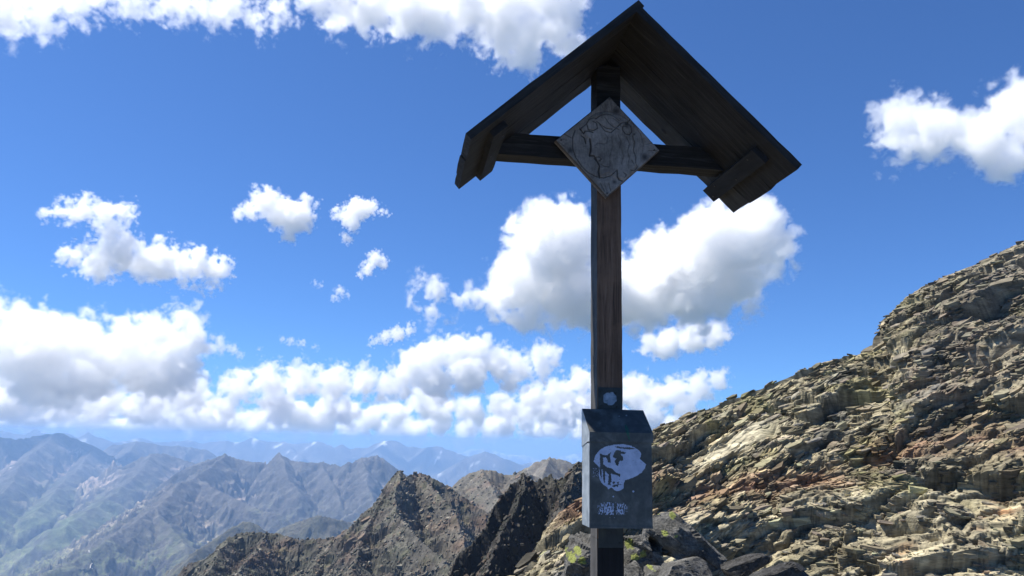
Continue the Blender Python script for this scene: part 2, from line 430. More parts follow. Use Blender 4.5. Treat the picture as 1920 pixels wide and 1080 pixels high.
def mountain_road():
    X, Y, Z = GRIDS['scree_mountain_ridge']; vx, vy = to_view(X, Y, Z); D = np.hypot(X, Y)
    m = bpy.data.materials.new('gravel_road'); m.use_nodes = True; m.node_tree.nodes['Principled BSDF'].inputs['Base Color'].default_value = (.42, .40, .36, 1)
    for line in ([(166, 1032), (169, 1042), (166, 1048), (176, 1054), (170, 1060), (168, 1066), (174, 1070), (140, 1069), (105, 1068)], [(186, 1002), (190, 1005), (197, 1009)], [(84, 1058), (112, 1062)]):
        P = []
        for a, b in zip(line[:-1], line[1:]):
            for t in np.linspace(0, 1, 6)[:-1]:
                q = (a[0] * (1 - t) + b[0] * t, a[1] * (1 - t) + b[1] * t)
                e = np.hypot(vx - q[0], vy - q[1]) + (D > 6500) * 50; k = np.unravel_index(np.argmin(e), e.shape)
                P.append(Vector((X[k], Y[k], Z[k] + 5)))
        vv = []; ff = []
        for i, p in enumerate(P):
            vv += [p + Vector((-4, 3, 0)), p + Vector((4, -3, 2))]
            if i: ff.append((2 * i - 2, 2 * i - 1, 2 * i + 1, 2 * i))
        me = bpy.data.meshes.new('mountain_road'); me.from_pydata(vv, [], ff); me.materials.append(m)
        o = bpy.data.objects.new('mountain_road', me); COL.objects.link(o); tag(o, kind='structure')


mountain_road()


# ------------------------------------------------------------------ the rock slope on the right
def rock_slope():
    tab = np.array([(900, 1170, 22), (930, 1130, 24), (958, 1092, 26), (984, 1062, 28), (1010, 1030, 30), (1020, 996, 31), (1055, 962, 36), (1095, 936, 41), (1130, 900, 45), (1180, 842, 49),
                    (1230, 803, 52), (1300, 779, 54), (1350, 760, 55), (1420, 736, 56), (1480, 712, 56), (1540, 686, 57), (1600, 668, 57.5), (1638, 657, 58),
                    (1656, 600, 60), (1700, 560, 61), (1720, 546, 61.5), (1800, 510, 63), (1860, 485, 63.5), (1920, 455, 64), (2100, 395, 66), (2500, 300, 70)], float)
    cu = np.concatenate([np.linspace(900, 1960, 640), np.linspace(1962, 2500, 50)])
    cpy = np.interp(cu, tab[:, 0], tab[:, 1]); cd = np.interp(cu, tab[:, 0], tab[:, 2])
    fpy = np.interp(cu, [900, 1000, 1150, 1500, 2500], [1250, 1240, 1200, 1170, 1200]); fd = np.interp(cu, [900, 1000, 1150, 1400, 2500], [14, 15, 22, 36, 40])
    crest = np.array([list(at(a, b, c)) for a, b, c in zip(cu, cpy, cd)]); foot = np.array([list(at(a, b, c)) for a, b, c in zip(cu, fpy, fd)])
    t = np.concatenate([np.linspace(0, 1, 350), 1 + np.linspace(.01, .9, 34)])
    T = t[:, None, None]
    S = foot[None] * (1 - T) + crest[None] * T
    # slightly convex face, then rolling over behind the crest
    bulge = np.where(t < 1, np.sin(np.clip(t, 0, 1) * np.pi) * .9, -((t - 1) ** 1.0) * 16)[:, None] * np.clip((cd - 24) / 30, .05, 1)[None]
    S[..., 2] += bulge
    X, Y, Z = S[..., 0], S[..., 1], S[..., 2]
    du = np.gradient(S, axis=1); dv = np.gradient(S, axis=0)
    Nn = np.cross(du, dv); Nn /= np.linalg.norm(Nn, axis=2)[..., None] + 1e-9
    k = np.sign(-(Nn * S).sum(2)); Nn *= np.where(k == 0, 1, k)[..., None]
    U = np.cumsum(np.linalg.norm(du, axis=2), axis=1); V = np.cumsum(np.linalg.norm(dv, axis=2), axis=0)
    U = U[0][None, :] * np.ones_like(U) if False else X * 1.02
    PX, PY = to_view(X, Y, Z); PX = PX + 6 * perlin(X, Z, 2); PY = PY + 6 * perlin(X, Z, 4)
    th = R(22) + R(16) * fbm(U / 14, V / 14, 3, 3) - R(14) * sstep(1500, 1700, PX) * sstep(800, 900, PY)
    ca, sa = np.cos(th.mean()), np.sin(th.mean())
    wu = U + .35 * fbm(U / 5, V / 5, 3, 5); wv = V + .3 * fbm(U / 6, V / 6, 3, 6) + 1.8 * perlin(U / 18, V / 18, 8)
    a = wu * ca + wv * sa; b = -wu * sa + wv * ca
    slab = np.exp(-(((PX - 1372) * .87 + (PY - 832) * -.42) / 95) ** 4 - (((PX - 1372) * .40 + (PY - 832) * .92) / 17) ** 4)
    flat = sstep(900, 960, PY) * (.5 + .5 * fbm(U / 4, V / 4, 3, 15))
    amp = 1 - .85 * slab - .35 * np.clip(flat, 0, 1)
    D = np.zeros_like(X)
    tone = np.ones_like(X); crack = np.zeros_like(X)
    for (L, asp, A, sd) in ((4.2, 1.8, .75, 61), (1.7, 2.6, .42, 62), (.80, 3.0, .24, 63), (.40, 3.2, .13, 64)):
        q = .25 * perlin(a / L, b / L, sd + 5)
        h, e, ci = plates(a / (L * asp) + q, b / L + q, sd, 1.6, (0, -.5), True)
        if L < 3: tone *= .84 + .32 * ci; crack = np.maximum(crack, sstep(.09, .0, e) * (.9 if L > .3 else .5))
        h2 = h - .35 * sstep(.10, .0, e)
        mod = .45 + .9 * np.clip(fbm(U / (L * 5), V / (L * 5), 3, sd + 9) + .5, 0, 1)
        D += A * h2 * mod * (amp if L < 3 else 1)
    c2, s2 = math.cos(R(-38)), math.sin(R(-38)); a2 = wu * c2 + wv * s2; b2 = -wu * s2 + wv * c2
    for (L, asp, A, sd) in ((2.6, 1.3, .34, 91), (1.1, 1.4, .12, 92)):
        h, e, ci = plates(a2 / (L * asp), b2 / L, sd, 1.7, (0, -.2), True)
        D += A * h * (1 - .8 * slab); crack = np.maximum(crack, sstep(.06, .0, e) * .6)
    # deep clefts and the gully below the step in the skyline
    cl = ridged(a / 9, b / 3.2, 3, 71); D -= .7 * sstep(.72, .95, cl)
    gx = PX - (1655 + 10 * np.sin(PY / 40.)); D -= .9 * np.exp(-(gx / 9) ** 2) * sstep(580, 640, PY) * sstep(900, 820, PY)
    D += .9 * fbm(U / 9, V / 9, 3, 72)
    # hollow overhangs, dark in the photograph
    for (hx, hy, rx, ry, dp) in ((1510, 862, 34, 11, 1.3), (1362, 885, 20, 20, .9), (1690, 985, 45, 10, 1.4), (1755, 1010, 22, 14, 1.2), (1870, 905, 30, 10, 1.0),
                                 (1450, 815, 14, 14, .8), (1620, 735, 30, 10, .8), (1840, 680, 40, 14, 1.0), (1380, 1010, 30, 10, .7), (1700, 840, 26, 10, 1.0)):
        D -= dp * np.exp(-((PX - hx) / rx) ** 2 - ((PY - hy) / ry) ** 2)
    for ax in (0, 1):
        D = .25 * np.roll(D, 1, ax) + .5 * D + .25 * np.roll(D, -1, ax)
    D[:, 0] = D[:, 1]; D[:, -1] = D[:, -2]
    D *= (np.clip(cd / 57, .4, 1) ** 1.5)[None]
    edge = sstep(0, .06, t)[:, None]
    D *= edge
    D *= np.where(t > 1, .22, .22 + .78 * sstep(0., .12, 1 - t))[:, None]
    P = S + Nn * D[..., None]
    # colours of the stone itself
    c = np.empty(X.shape + (3,)); c[:] = (.25, .225, .16)
    n = fbm(a / 5, b / 2, 6, 81); n2 = fbm(a / 1.6, b / .5, 5, 82); n3 = fbm(U / 3, V / 3, 6, 83)
    c = mix3(c, (.13, .13, .12), sstep(-.05, .35, n) * .8)
    c = mix3(c, (.36, .33, .25), sstep(.1, .45, n2) * .6)
    c = mix3(c, (.185, .18, .075), sstep(.05, .28, n3) * .45)
    low = sstep(890, 960, PY) * sstep(1200, 1300, PX)
    c = mix3(c, (.33, .30, .225), low * .6)
    bandy = np.interp(PX, [1200, 1300, 1400, 1560, 1680, 1760, 1850, 1960], [935, 930, 915, 885, 835, 815, 800, 830])
    band = np.exp(-((PY - bandy) / 34) ** 2) * sstep(-.45, .2, fbm(U / 2.5, V / 1.4, 5, 85))
    c = mix3(c, (.22, .125, .078), band * .75)
    br = np.exp(-((PX - 1790) / 110) ** 2 - ((PY - 700) / 90) ** 2) * sstep(-.2, .4, fbm(a / 2, b / 1, 5, 86))
    c = mix3(c, (.19, .13, .095), br * .8)
    lb = np.exp(-((PX - 1075) / 45) ** 2 - ((PY - 960) / 30) ** 2); c = mix3(c, (.26, .15, .10), lb * .7)
    for (sx, sy, rr) in ((1880, 950, 26), (1835, 990, 12), (1700, 1050, 20), (1860, 1075, 16), (1850, 965, 10)):
        c = mix3(c, (.33, .17, .08), np.exp(-((PX - sx) / rr) ** 2 - ((PY - sy) / rr) ** 2) * sstep(-.2, .2, n2) * .8)
    c = mix3(c, (.33, .31, .245), slab * .85)
    c = c * (tone * (1 - .6 * crack * (1 - .6 * slab)))[..., None] * np.array([1.12, 1.09, 1.0])
    up_ = sstep(1650, 1750, PX) * sstep(900, 700, PY); c = mix3(c, (.17, .15, .125), up_ * .45)
    o = grid_mesh('rock_slope', P[..., 0], P[..., 1], P[..., 2], c, M['slope'])
    tag(o, kind='structure')
    return o, P, Nn, PX, PY, c


slope, SP, SN, SPX, SPY, SC = rock_slope()


def slab_mesh(seed, thin=.35):
    rng = random.Random(seed)
    n = rng.choice((5, 6, 7)); bm = bmesh.new()
    rings = []
    for k, (z, s) in enumerate(((-.5, .78), (-.1, 1.0), (.35, .93), (.5, .66))):
        ring = []
        rs = random.Random(seed * 7 + 1)
        for i in range(n):
            an = 2 * math.pi * (i + rs.uniform(-.3, .3)) / n; r = rs.uniform(.7, 1.05) * s
            ring.append(bm.verts.new((r * math.cos(an) + rng.uniform(-.05, .05), .55 * r * math.sin(an) + rng.uniform(-.04, .04), z * thin + rng.uniform(-.05, .05))))
        rings.append(ring)
    for a, b in zip(rings[:-1], rings[1:]):
        for i in range(n): bm.faces.new((a[i], a[(i + 1) % n], b[(i + 1) % n], b[i]))
    bm.faces.new(rings[0][::-1]); bm.faces.new(rings[-1])
    me = bpy.data.meshes.new('rock_slab'); bm.to_mesh(me); bm.free()
    rc = random.Random(seed + 400)
    base = rc.choice(((.24, .21, .16), (.17, .16, .14), (.33, .30, .23), (.22, .18, .14), (.20, .19, .13)))
    at_ = me.color_attributes.new('stain', 'FLOAT_COLOR', 'POINT')
    for d_ in at_.data: d_.color = (*base, 1)
    me.materials.append(M['slope'])
    return me


def bedding(P, N, PX, PY, rs, jx=.15, jn=.13):
    """frame of a plate lying in the bedding of the rock: x along the trace, z across the beds"""
    n = len(P)
    th = np.interp(PX, [900, 1150, 1300, 1500, 1650, 1800, 1950], [.50, .50, .55, .42, .30, .32, .40]) - .38 * sstep(850, 930, PY) * sstep(1350, 1500, PX)
    th = th + .30 * fbm(P[:, 0] / 6, P[:, 2] / 4, 3, 7) + rs.normal(0, jx, n)
    x = np.stack([np.cos(th), rs.normal(.1, .2, n), np.sin(th)], 1); x /= np.linalg.norm(x, axis=1)[:, None]
    zt = np.stack([-np.sin(th) + rs.normal(0, jn, n), -.20 + rs.normal(0, jn, n), np.cos(th)], 1)
    z = zt - x * (zt * x).sum(1)[:, None]; z /= np.linalg.norm(z, axis=1)[:, None]
    return x, np.cross(z, x), z


def plate_mass(name, P, N, C, x, y, z, L, W, T, rs, parent, mat):
    """many thin angular plates joined into one mesh"""
    n = len(P); k = 6
    ang = (np.arange(k)[None] + rs.uniform(-.32, .32, (n, k))) * 2 * np.pi / k; rad = rs.uniform(.62, 1.0, (n, k))
    u = np.cos(ang) * rad * L[:, None] * .5; v = np.sin(ang) * rad * W[:, None] * .5
    vs = []
    for (h, sc_) in ((-.5, .86), (.5, 1.0)):
        hh = T[:, None] * (h + rs.uniform(-.22, .22, (n, k)))
        vs.append(P[:, None] + x[:, None] * (u * sc_)[..., None] + y[:, None] * (v * sc_)[..., None] + z[:, None] * hh[..., None])
    V = np.concatenate(vs, 1).reshape(-1, 3)
    b = (np.arange(n) * 2 * k)[:, None]
    a = np.arange(k); a1 = (a + 1) % k
    q = np.stack([a, a1, a1 + k, a + k], 1).ravel()
    top = np.arange(k) + k
    lp = (b + np.concatenate([q, top])[None]).ravel()
    sizes = np.tile(np.array([4] * k + [k]), n); starts = np.concatenate([[0], np.cumsum(sizes)[:-1]])
    me = bpy.data.meshes.new(name)
    me.vertices.add(len(V)); me.vertices.foreach_set('co', V.astype(np.float32).ravel())
    me.loops.add(len(lp)); me.loops.foreach_set('vertex_index', lp.astype(np.int32))
    me.polygons.add(len(sizes)); me.polygons.foreach_set('loop_start', starts.astype(np.int32))
    me.polygons.foreach_set('use_smooth', np.zeros(len(sizes), bool)); me.update(calc_edges=True)
    at_ = me.color_attributes.new('stain', 'FLOAT_COLOR', 'POINT')
    c4 = np.concatenate([np.repeat(C, 2 * k, 0), np.ones((len(V), 1))], 1).astype(np.float32); at_.data.foreach_set('color', c4.ravel())
    me.materials.append(mat)
    o = bpy.data.objects.new(name, me); COL.objects.link(o); o.parent = parent
    return tag(o, kind='stuff')


def slope_plates():
    rs = np.random.RandomState(11)
    n = 54000
    ri = rs.randint(8, 354, n); ci = rs.randint(2, 638, n)
    P = SP[ri, ci]; N = SN[ri, ci]; PX = SPX[ri, ci]; PY = SPY[ri, ci]; C = SC[ri, ci]
    keep = ~((np.abs((PX - 1372) * .40 + (PY - 832) * .92) < 20) & (np.abs((PX - 1372) * .87 - (PY - 832) * .42) < 100) & (rs.rand(n) < .85))
    clump = fbm(P[:, 0] / 3.5, P[:, 2] / 2.2 + P[:, 1] / 4, 4, 31)
    keep &= rs.rand(n) < np.clip((.62 + 1.9 * clump) * (1 - .45 * sstep(930, 980, PY)), .06, 1)
    P, N, PX, PY, C, clump = [q[keep] for q in (P, N, PX, PY, C, clump)]; n = len(P)
    x, y, z = bedding(P, N, PX, PY, rs)
    dist = np.linalg.norm(P, axis=1)
    L = np.exp(rs.normal(-.98, .55, n)) * np.clip(dist / 50, .35, 1.1) * np.where(clump > .1, 1.15, .85); L = np.clip(L, .12, 2.0)
    W = L * rs.uniform(.3, .6, n); T = L * rs.uniform(.08, .24, n)
    P = P + N * (W * rs.uniform(-.34, .02, n))[:, None]
    C = np.clip(C * rs.uniform(.62, 1.15, n)[:, None] * (1 + rs.normal(0, .03, (n, 3))), .02, .5)
    plate_mass('rock_plates', P, N, C, x, y, z, L, W, T, rs, slope, M['slope'])


slope_plates()
SLABS = [slab_mesh(s, random.Random(s).uniform(.25, .5)) for s in range(12)]
rng = random.Random(5)
rs_ = np.random.RandomState(3); made = 0
while made < 290:
    r_ = rng.randint(30, 325); c_ = rng.randint(20, 630)
    if 1280 < SPX[r_, c_] < 1470 and abs(SPY[r_, c_] - 832) < 50: continue
    made += 1
    p = SP[r_, c_][None]; nn = SN[r_, c_][None]
    x, y, z = bedding(p, nn, SPX[r_, c_][None], SPY[r_, c_][None], rs_)
    sz = rng.choice((.26, .3, .36, .44, .6)) * rng.uniform(.8, 1.2) * min(1, float(np.linalg.norm(p)) / 50)
    o = bpy.data.objects.new('rock_slab', SLABS[made % 12]); COL.objects.link(o); o.parent = slope
    m = Matrix((Vector(x[0]), Vector(y[0]), Vector(z[0]))).transposed().to_4x4()
    o.matrix_world = Matrix.Translation(Vector(p[0]) + Vector(nn[0]) * sz * .02) @ m @ Matrix.Diagonal((sz, sz, sz * rng.uniform(.5, 1), 1))

# loose plates over the dark ridge and the pyramid ridge
def ridge_plates(key, n, Lm, seed, dark, th0, obj):
    X, Y, Z = GRIDS[key]; rs = np.random.RandomState(seed)
    ri = rs.randint(2, X.shape[0] - 2, n); ci = rs.randint(2, X.shape[1] - 2, n)
    P = np.stack([X[ri, ci], Y[ri, ci], Z[ri, ci]], 1)
    th = th0 + rs.normal(0, .3, n); x = np.stack([np.cos(th), rs.normal(0, .3, n), np.sin(th)], 1); x /= np.linalg.norm(x, axis=1)[:, None]
    zt = np.stack([-np.sin(th), rs.normal(-.4, .3, n), np.cos(th)], 1); z = zt - x * (zt * x).sum(1)[:, None]; z /= np.linalg.norm(z, axis=1)[:, None]
    y = np.cross(z, x); L = Lm * np.exp(rs.normal(0, .45, n)); W = L * rs.uniform(.4, .8, n); T = L * rs.uniform(.2, .5, n)
    base = np.array(((.135, .125, .105), (.20, .15, .11), (.24, .22, .18), (.10, .10, .075)))[rs.randint(0, 4, n)]
    plate_mass('crag_blocks', P, None, base * dark * rs.uniform(.7, 1.3, n)[:, None], x, y, z, L, W, T, rs, obj, M['crag'])


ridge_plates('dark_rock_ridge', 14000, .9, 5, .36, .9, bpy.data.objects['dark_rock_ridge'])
ridge_plates('pyramid_rock_ridge', 20000, 1.7, 6, .72, .5, bpy.data.objects['pyramid_rock_ridge'])
ridge_plates('brown_rock_peak', 4000, 2.4, 7, .85, .4, bpy.data.objects['brown_rock_peak'])


# ------------------------------------------------------------------ summit ground and boulders
def summit_ground():
    r = np.linspace(0, 1, 100) ** 1.4 * 16; a = np.linspace(0, 2 * np.pi, 200)
    X = .6 + r[:, None] * np.cos(a)[None]; Y = 2.5 + r[:, None] * np.sin(a)[None]
    rr = r[:, None]
    Z = -1.62 - .02 * rr ** 2 - .25 * np.clip(rr - 3, 0, None)
    h1, _ = plates(X / .9, Y / .6, 5, 1.2); h2, _ = plates(X / .3, Y / .2, 6, 1.2)
    Z = Z + (h1 * .18 + h2 * .06) * sstep(.0, .8, rr) + .1 * fbm(X, Y, 4, 3)
    n = fbm(X / .6, Y / .6, 5, 12); c = np.empty(X.shape + (3,)); c[:] = (.2, .185, .155)
    c = mix3(c, (.1, .1, .09), sstep(0, .4, n)); c = mix3(c, (.14, .15, .05), sstep(.1, .4, -n) * .5)
    tag(grid_mesh('summit_ground', X, Y, Z, c, M['slope']), kind='structure')


summit_ground()


def boulder_material(name='lichened_boulder_rock', dk=1.0):
    k = NT(name)
    v = k.coords((1, 1, 1)); vs_ = k.coords((1.0, 1.6, 4.5), (0, R(28), 0))
    n1 = k.noise(v, 8, 10, .72, .5); n2 = k.noise(vs_, 9, 8, .75, .8); n3 = k.noise(v, 70, 4, .75)
    c = k.ramp(n1, [(.32, (.04, .039, .036)), (.45, (.12, .115, .10)), (.57, (.21, .20, .18)), (.72, (.30, .29, .265))])
    c = k.mix(k.ramp(n2, [(.4, (0, 0, 0)), (.62, (.8, .8, .8))]), c, (.075, .072, .066))
    c = k.mix(.55, c, k.ramp(n3, [(.34, (.2, .2, .2)), (.66, (1.9, 1.9, 1.85))]), 'MULTIPLY')
    if dk != 1: c = k.mix(1., c, (dk, dk, dk * 1.03), 'MULTIPLY')
    li = k.n('ShaderNodeAttribute', attribute_name='lichen')
    ln = k.noise(v, 26, 6, .7, .6)
    mm = k.n('ShaderNodeMath', operation='MULTIPLY'); k.l(li.outputs['Fac'], mm.inputs[0]); k.l(ln, mm.inputs[1])
    lm = k.ramp(mm.outputs[0], [(.36, (0, 0, 0)), (.46, (.95, .95, .95))])
    c = k.mix(lm, c, k.ramp(n3, [(.3, (.16, .18, .04)), (.7, (.40, .43, .12))]))
    k.l(c, k.b.inputs['Base Color']); k.b.inputs['Roughness'].default_value = .9
    s = k.n('ShaderNodeMath', operation='MULTIPLY_ADD'); k.l(n2, s.inputs[0]); s.inputs[1].default_value = .8; k.l(n3, s.inputs[2])
    k.bump(s.outputs[0], 1.0, .022)
    return k.m


M['boulder'] = boulder_material()
M['boulder_dark'] = boulder_material('dark_slab_rock', .5)


def boulder(outline, D, depth, label, seed, lichens=(), drop=.0, tiltd=0., rough=.02, group=None, dents=(), strat=(.5, .87), mat='boulder'):
    """stone with the given side outline; depth metres thick, rounded at the rims, broken up by plates"""
    pts = [at(px, py, D) for px, py in outline]
    c = sum(pts, Vector()) / len(pts)
    loc = np.array([[p.x - c.x, p.z - c.z] for p in pts])
    # densify the outline by Catmull-Rom
    n = len(loc); out = []
    for i in range(n):
        p0, p1, p2, p3 = loc[i - 1], loc[i], loc[(i + 1) % n], loc[(i + 2) % n]
        for t in np.linspace(0, 1, 9)[:-1]:
            cr = .5 * ((2 * p1) + (-p0 + p2) * t + (2 * p0 - 5 * p1 + 4 * p2 - p3) * t ** 2 + (-p0 + 3 * p1 - 3 * p2 + p3) * t ** 3)
            out.append(cr * .7 + (p1 * (1 - t) + p2 * t) * .3)
    out = np.array(out); m = len(out)
    ns = 60
    verts = []; th = np.linspace(-np.pi / 2, np.pi / 2, ns)
    for a in th:
        s = np.abs(np.cos(a)) ** .32; y = np.sign(np.sin(a)) * np.abs(np.sin(a)) ** .7 * depth / 2
        for q in out:
            verts.append((q[0] * s, y, q[1] * s + tiltd * y))
    me = bpy.data.meshes.new('boulder')
    faces = [(i * m + j, i * m + (j + 1) % m, (i + 1) * m + (j + 1) % m, (i + 1) * m + j) for i in range(ns - 1) for j in range(m)]
    V3 = []; rg = random.Random(seed * 13); cuts_ = []
    for _ in range(16):
        pn = Vector((rg.uniform(-1, 1), rg.uniform(-1.6, .6), rg.uniform(-.6, 1))).normalized()
        cuts_.append((pn, max(Vector(v).dot(pn) for v in verts) * rg.uniform(.48, .84)))
    for v in verts:
        p = Vector(v); q = p * 3.2 + Vector((seed * 7.1, seed * 3.3, seed * 1.7))
        d = mnoise.noise(q) * .8 + .5 * mnoise.noise(q * 2.3) + .35 * (1 - abs(mnoise.noise(Vector((q.x, q.y * 1.2, q.z * 2.6)) * 2.9)) * 2) + .3 * mnoise.noise(q * 7) + .2 * mnoise.noise(q * 15)
        w_ = p.x * strat[0] + p.z * strat[1] + .25 * p.y + .02 * mnoise.noise(q * .8); cell = mnoise.cell(Vector((.5, .5 + math.floor(p.x * 3 + p.y * 2), w_ * 30)))
        l_ = max(p.length, 1e-4)
        for (pn, ph) in cuts_:
            e_ = p.dot(pn) - ph
            if e_ > 0: p = p - pn * e_ * .93
        p = p + (p / l_) * rough * (d * .8 + cell * .8)
        for (dx_, dy_, dr_, dd_) in dents:
            q_ = at(dx_, dy_, D) - c
            p.y += dd_ * math.exp(-((p.x - q_.x) ** 2 + (p.z - q_.z) ** 2) / (dr_ * D / FPX) ** 2) if p.y < 0 else 0
        V3.append(p)
    me.from_pydata(V3, [], faces); me.update()
    bm = bmesh.new(); bm.from_mesh(me); bmesh.ops.remove_doubles(bm, verts=bm.verts, dist=.0005); bmesh.ops.recalc_face_normals(bm, faces=bm.faces); bm.to_mesh(me); bm.free()
    for p in me.polygons: p.use_smooth = False
    at_ = me.attributes.new('lichen', 'FLOAT', 'POINT')
    for i, v in enumerate(me.vertices):
        w = 0.
        for (lx, ly, lr) in lichens:
            lp = at(lx, ly, D) - c
            w = max(w, 1.25 * math.exp(-((v.co.x - lp.x) ** 2 + (v.co.z - lp.z) ** 2) / (lr * D / FPX) ** 2))
        at_.data[i].value = w
    me.materials.append(M[mat])
    o = bpy.data.objects.new('boulder', me); o.location = c + Vector((0, depth * .35, -drop)); COL.objects.link(o)
    return tag(o, label, 'boulder', group or 'boulders heaped at the foot of the cross')


boulder([(1213, 1022), (1218, 985), (1230, 957), (1252, 962), (1292, 985), (1322, 1012), (1352, 1040), (1388, 1062), (1382, 1078), (1345, 1072), (1306, 1052), (1275, 1040), (1245, 1042), (1222, 1038)],
        4.7, .38, 'long grey boulder with yellow lichen leaning up beside the metal box', 1, ((1268, 970, 9), (1248, 1000, 8), (1224, 976, 7), (1268, 1006, 6), (1240, 965, 6)), rough=.022, tiltd=.3, dents=((1232, 1034, 16, .22), (1262, 1048, 14, .16), (1300, 1060, 12, .1)))
boulder([(1222, 1110), (1232, 1070), (1248, 1048), (1275, 1044), (1310, 1050), (1342, 1068), (1352, 1110), (1290, 1150), (1240, 1150)],
        4.35, .34, 'rounded pale grey boulder tucked under the long leaning boulder', 2, (), rough=.016)
boulder([(1338, 1088), (1352, 1075), (1388, 1058), (1425, 1047), (1457, 1042), (1471, 1048), (1464, 1060), (1425, 1074), (1385, 1092), (1355, 1100)],
        4.5, .26, 'flat wedge-shaped slab lying right of the rounded pale boulder', 3, (), rough=.010, tiltd=-.05, mat='boulder_dark', strat=(-.35, .94))
boulder([(1385, 1100), (1420, 1082), (1460, 1067), (1500, 1064), (1535, 1074), (1568, 1090), (1580, 1105), (1520, 1118), (1440, 1118), (1395, 1112)],
        4.2, .30, 'low dark slab at the right end of the boulder heap', 4, (), rough=.010, tiltd=-.05, mat='boulder_dark', strat=(-.2, .98))
boulder([(1130, 1120), (1140, 1020), (1165, 1000), (1200, 1002), (1232, 1015), (1250, 1060), (1250, 1120), (1190, 1140)],
        5.2, .45, 'squat grey boulder with green lichen directly behind the wooden post', 5, ((1182, 1022, 13), (1190, 1045, 11), (1208, 1040, 10), (1178, 1000, 8)), rough=.03)
boulder([(1052, 1140), (1062, 1075), (1066, 1035), (1082, 1008), (1112, 996), (1150, 1000), (1165, 1045), (1160, 1130), (1100, 1150)],
        5.0, .42, 'dark mossy boulder left of the wooden post', 6, ((1072, 1046, 12), (1090, 1050, 10), (1085, 1036, 9)), rough=.03)
boulder([(1160, 1110), (1170, 1060), (1186, 1052), (1206, 1062), (1212, 1085), (1208, 1120), (1180, 1130)],
        4.6, .26, 'small pale stone right behind the base of the post', 7, (), rough=.014)
boulder([(1205, 1120), (1215, 1075), (1232, 1055), (1246, 1062), (1250, 1090), (1246, 1130)],
        4.55, .26, 'narrow stone wedged between the pale stone and the rounded boulder', 8, ((1228, 1070, 6),), rough=.014)


# ------------------------------------------------------------------ the wayside cross
POST = Vector((0.334, 2.957, 0)); YAW = R(8.08)
FR = Matrix.Translation(POST) @ Matrix.Rotation(YAW, 4, 'Z'); FRI = FR.inverted()
BASEZ = -1.75


def loc(px, py, y):
    """local (x, z) of a direction of view on the cross's own vertical plane y"""
    o = FRI @ Vector((0, 0, 0)); d = FRI.to_3x3() @ ray(px, py)
    t = (y - o.y) / d.y; p = o + d * t
    return p.x, p.z


def empty(name, parent=None):
    o = bpy.data.objects.new(name, None); COL.objects.link(o); o.empty_display_size = .1
    return o


cross = empty('wayside_cross'); cross.location = (POST.x, POST.y, BASEZ); cross.rotation_euler = (0, 0, YAW)
tag(cross, 'dark wooden wayside cross with a small gabled plank roof on the rocky summit', 'cross')


def mesh_obj(name, bm, mat, parent, bevel=.003, seg=1, smooth=False, sub=False):
    if sub: pass
    if bevel:
        es = [e for e in bm.edges if len(e.link_faces) == 2 and e.calc_face_angle(0) > .5]
        bmesh.ops.bevel(bm, geom=es, offset=bevel, segments=seg, affect='EDGES', profile=.5)
    bmesh.ops.recalc_face_normals(bm, faces=bm.faces)
    me = bpy.data.meshes.new(name); bm.to_mesh(me); bm.free()
    for p in me.polygons: p.use_smooth = smooth
    me.materials.append(mat)
    o = bpy.data.objects.new(name, me); COL.objects.link(o); o.parent = parent
    return o


def rough_box(bm, lo, hi, M4=None, cuts=(6, 2, 2), jit=.0015, seed=0):
    """a sawn timber: a box cut along its length, its faces a little uneven"""
    rg = random.Random(seed); nx, ny, nz = cuts
    g = {}
    for i in range(nx + 1):
        for j in range(ny + 1):
            for k in range(nz + 1):
                if i in (0, nx) or j in (0, ny) or k in (0, nz):
                    p = Vector((lo[0] + (hi[0] - lo[0]) * i / nx, lo[1] + (hi[1] - lo[1]) * j / ny, lo[2] + (hi[2] - lo[2]) * k / nz))
                    p += Vector([rg.uniform(-jit, jit) for _ in range(3)])
                    g[i, j, k] = bm.verts.new(M4 @ p if M4 else p)
    def f(a, b, c, d): bm.faces.new((g[a], g[b], g[c], g[d]))
    for i in range(nx):
        for j in range(ny):
            for k in (0, nz): f((i, j, k), (i + 1, j, k), (i + 1, j + 1, k), (i, j + 1, k))
        for k in range(nz):
            for j in (0, ny): f((i, j, k), (i + 1, j, k), (i + 1, j, k + 1), (i, j, k + 1))
    for j in range(ny):
        for k in range(nz):
            for i in (0, nx): f((i, j, k), (i, j + 1, k), (i, j + 1, k + 1), (i, j, k + 1))


H = -BASEZ
bm = bmesh.new(); _, zfoot = loc(1150, 1010, 0)
rough_box(bm, (0, 0, zfoot + H), (.10, .10, 1.545 + H), cuts=(1, 1, 40), jit=.0009, seed=1)
bmf = bmesh.new(); rough_box(bmf, (-.001, -.0005, -.15), (.101, .1005, zfoot + H - .001), cuts=(1, 1, 12), jit=.0009, seed=2)
foot = mesh_obj('post_foot', bmf, M['wood_shaded_foot'], cross, .004); foot['label'] = 'lower end of the post, shade painted into its dark colour'
foot.data.materials.append(M['wood_lit_side'])
for p_ in foot.data.polygons:
    if p_.normal.x < -.6: p_.material_index = 1  # left faces painted paler as if lit
post = mesh_obj('post', bm, M['wood_post'], cross, .004)
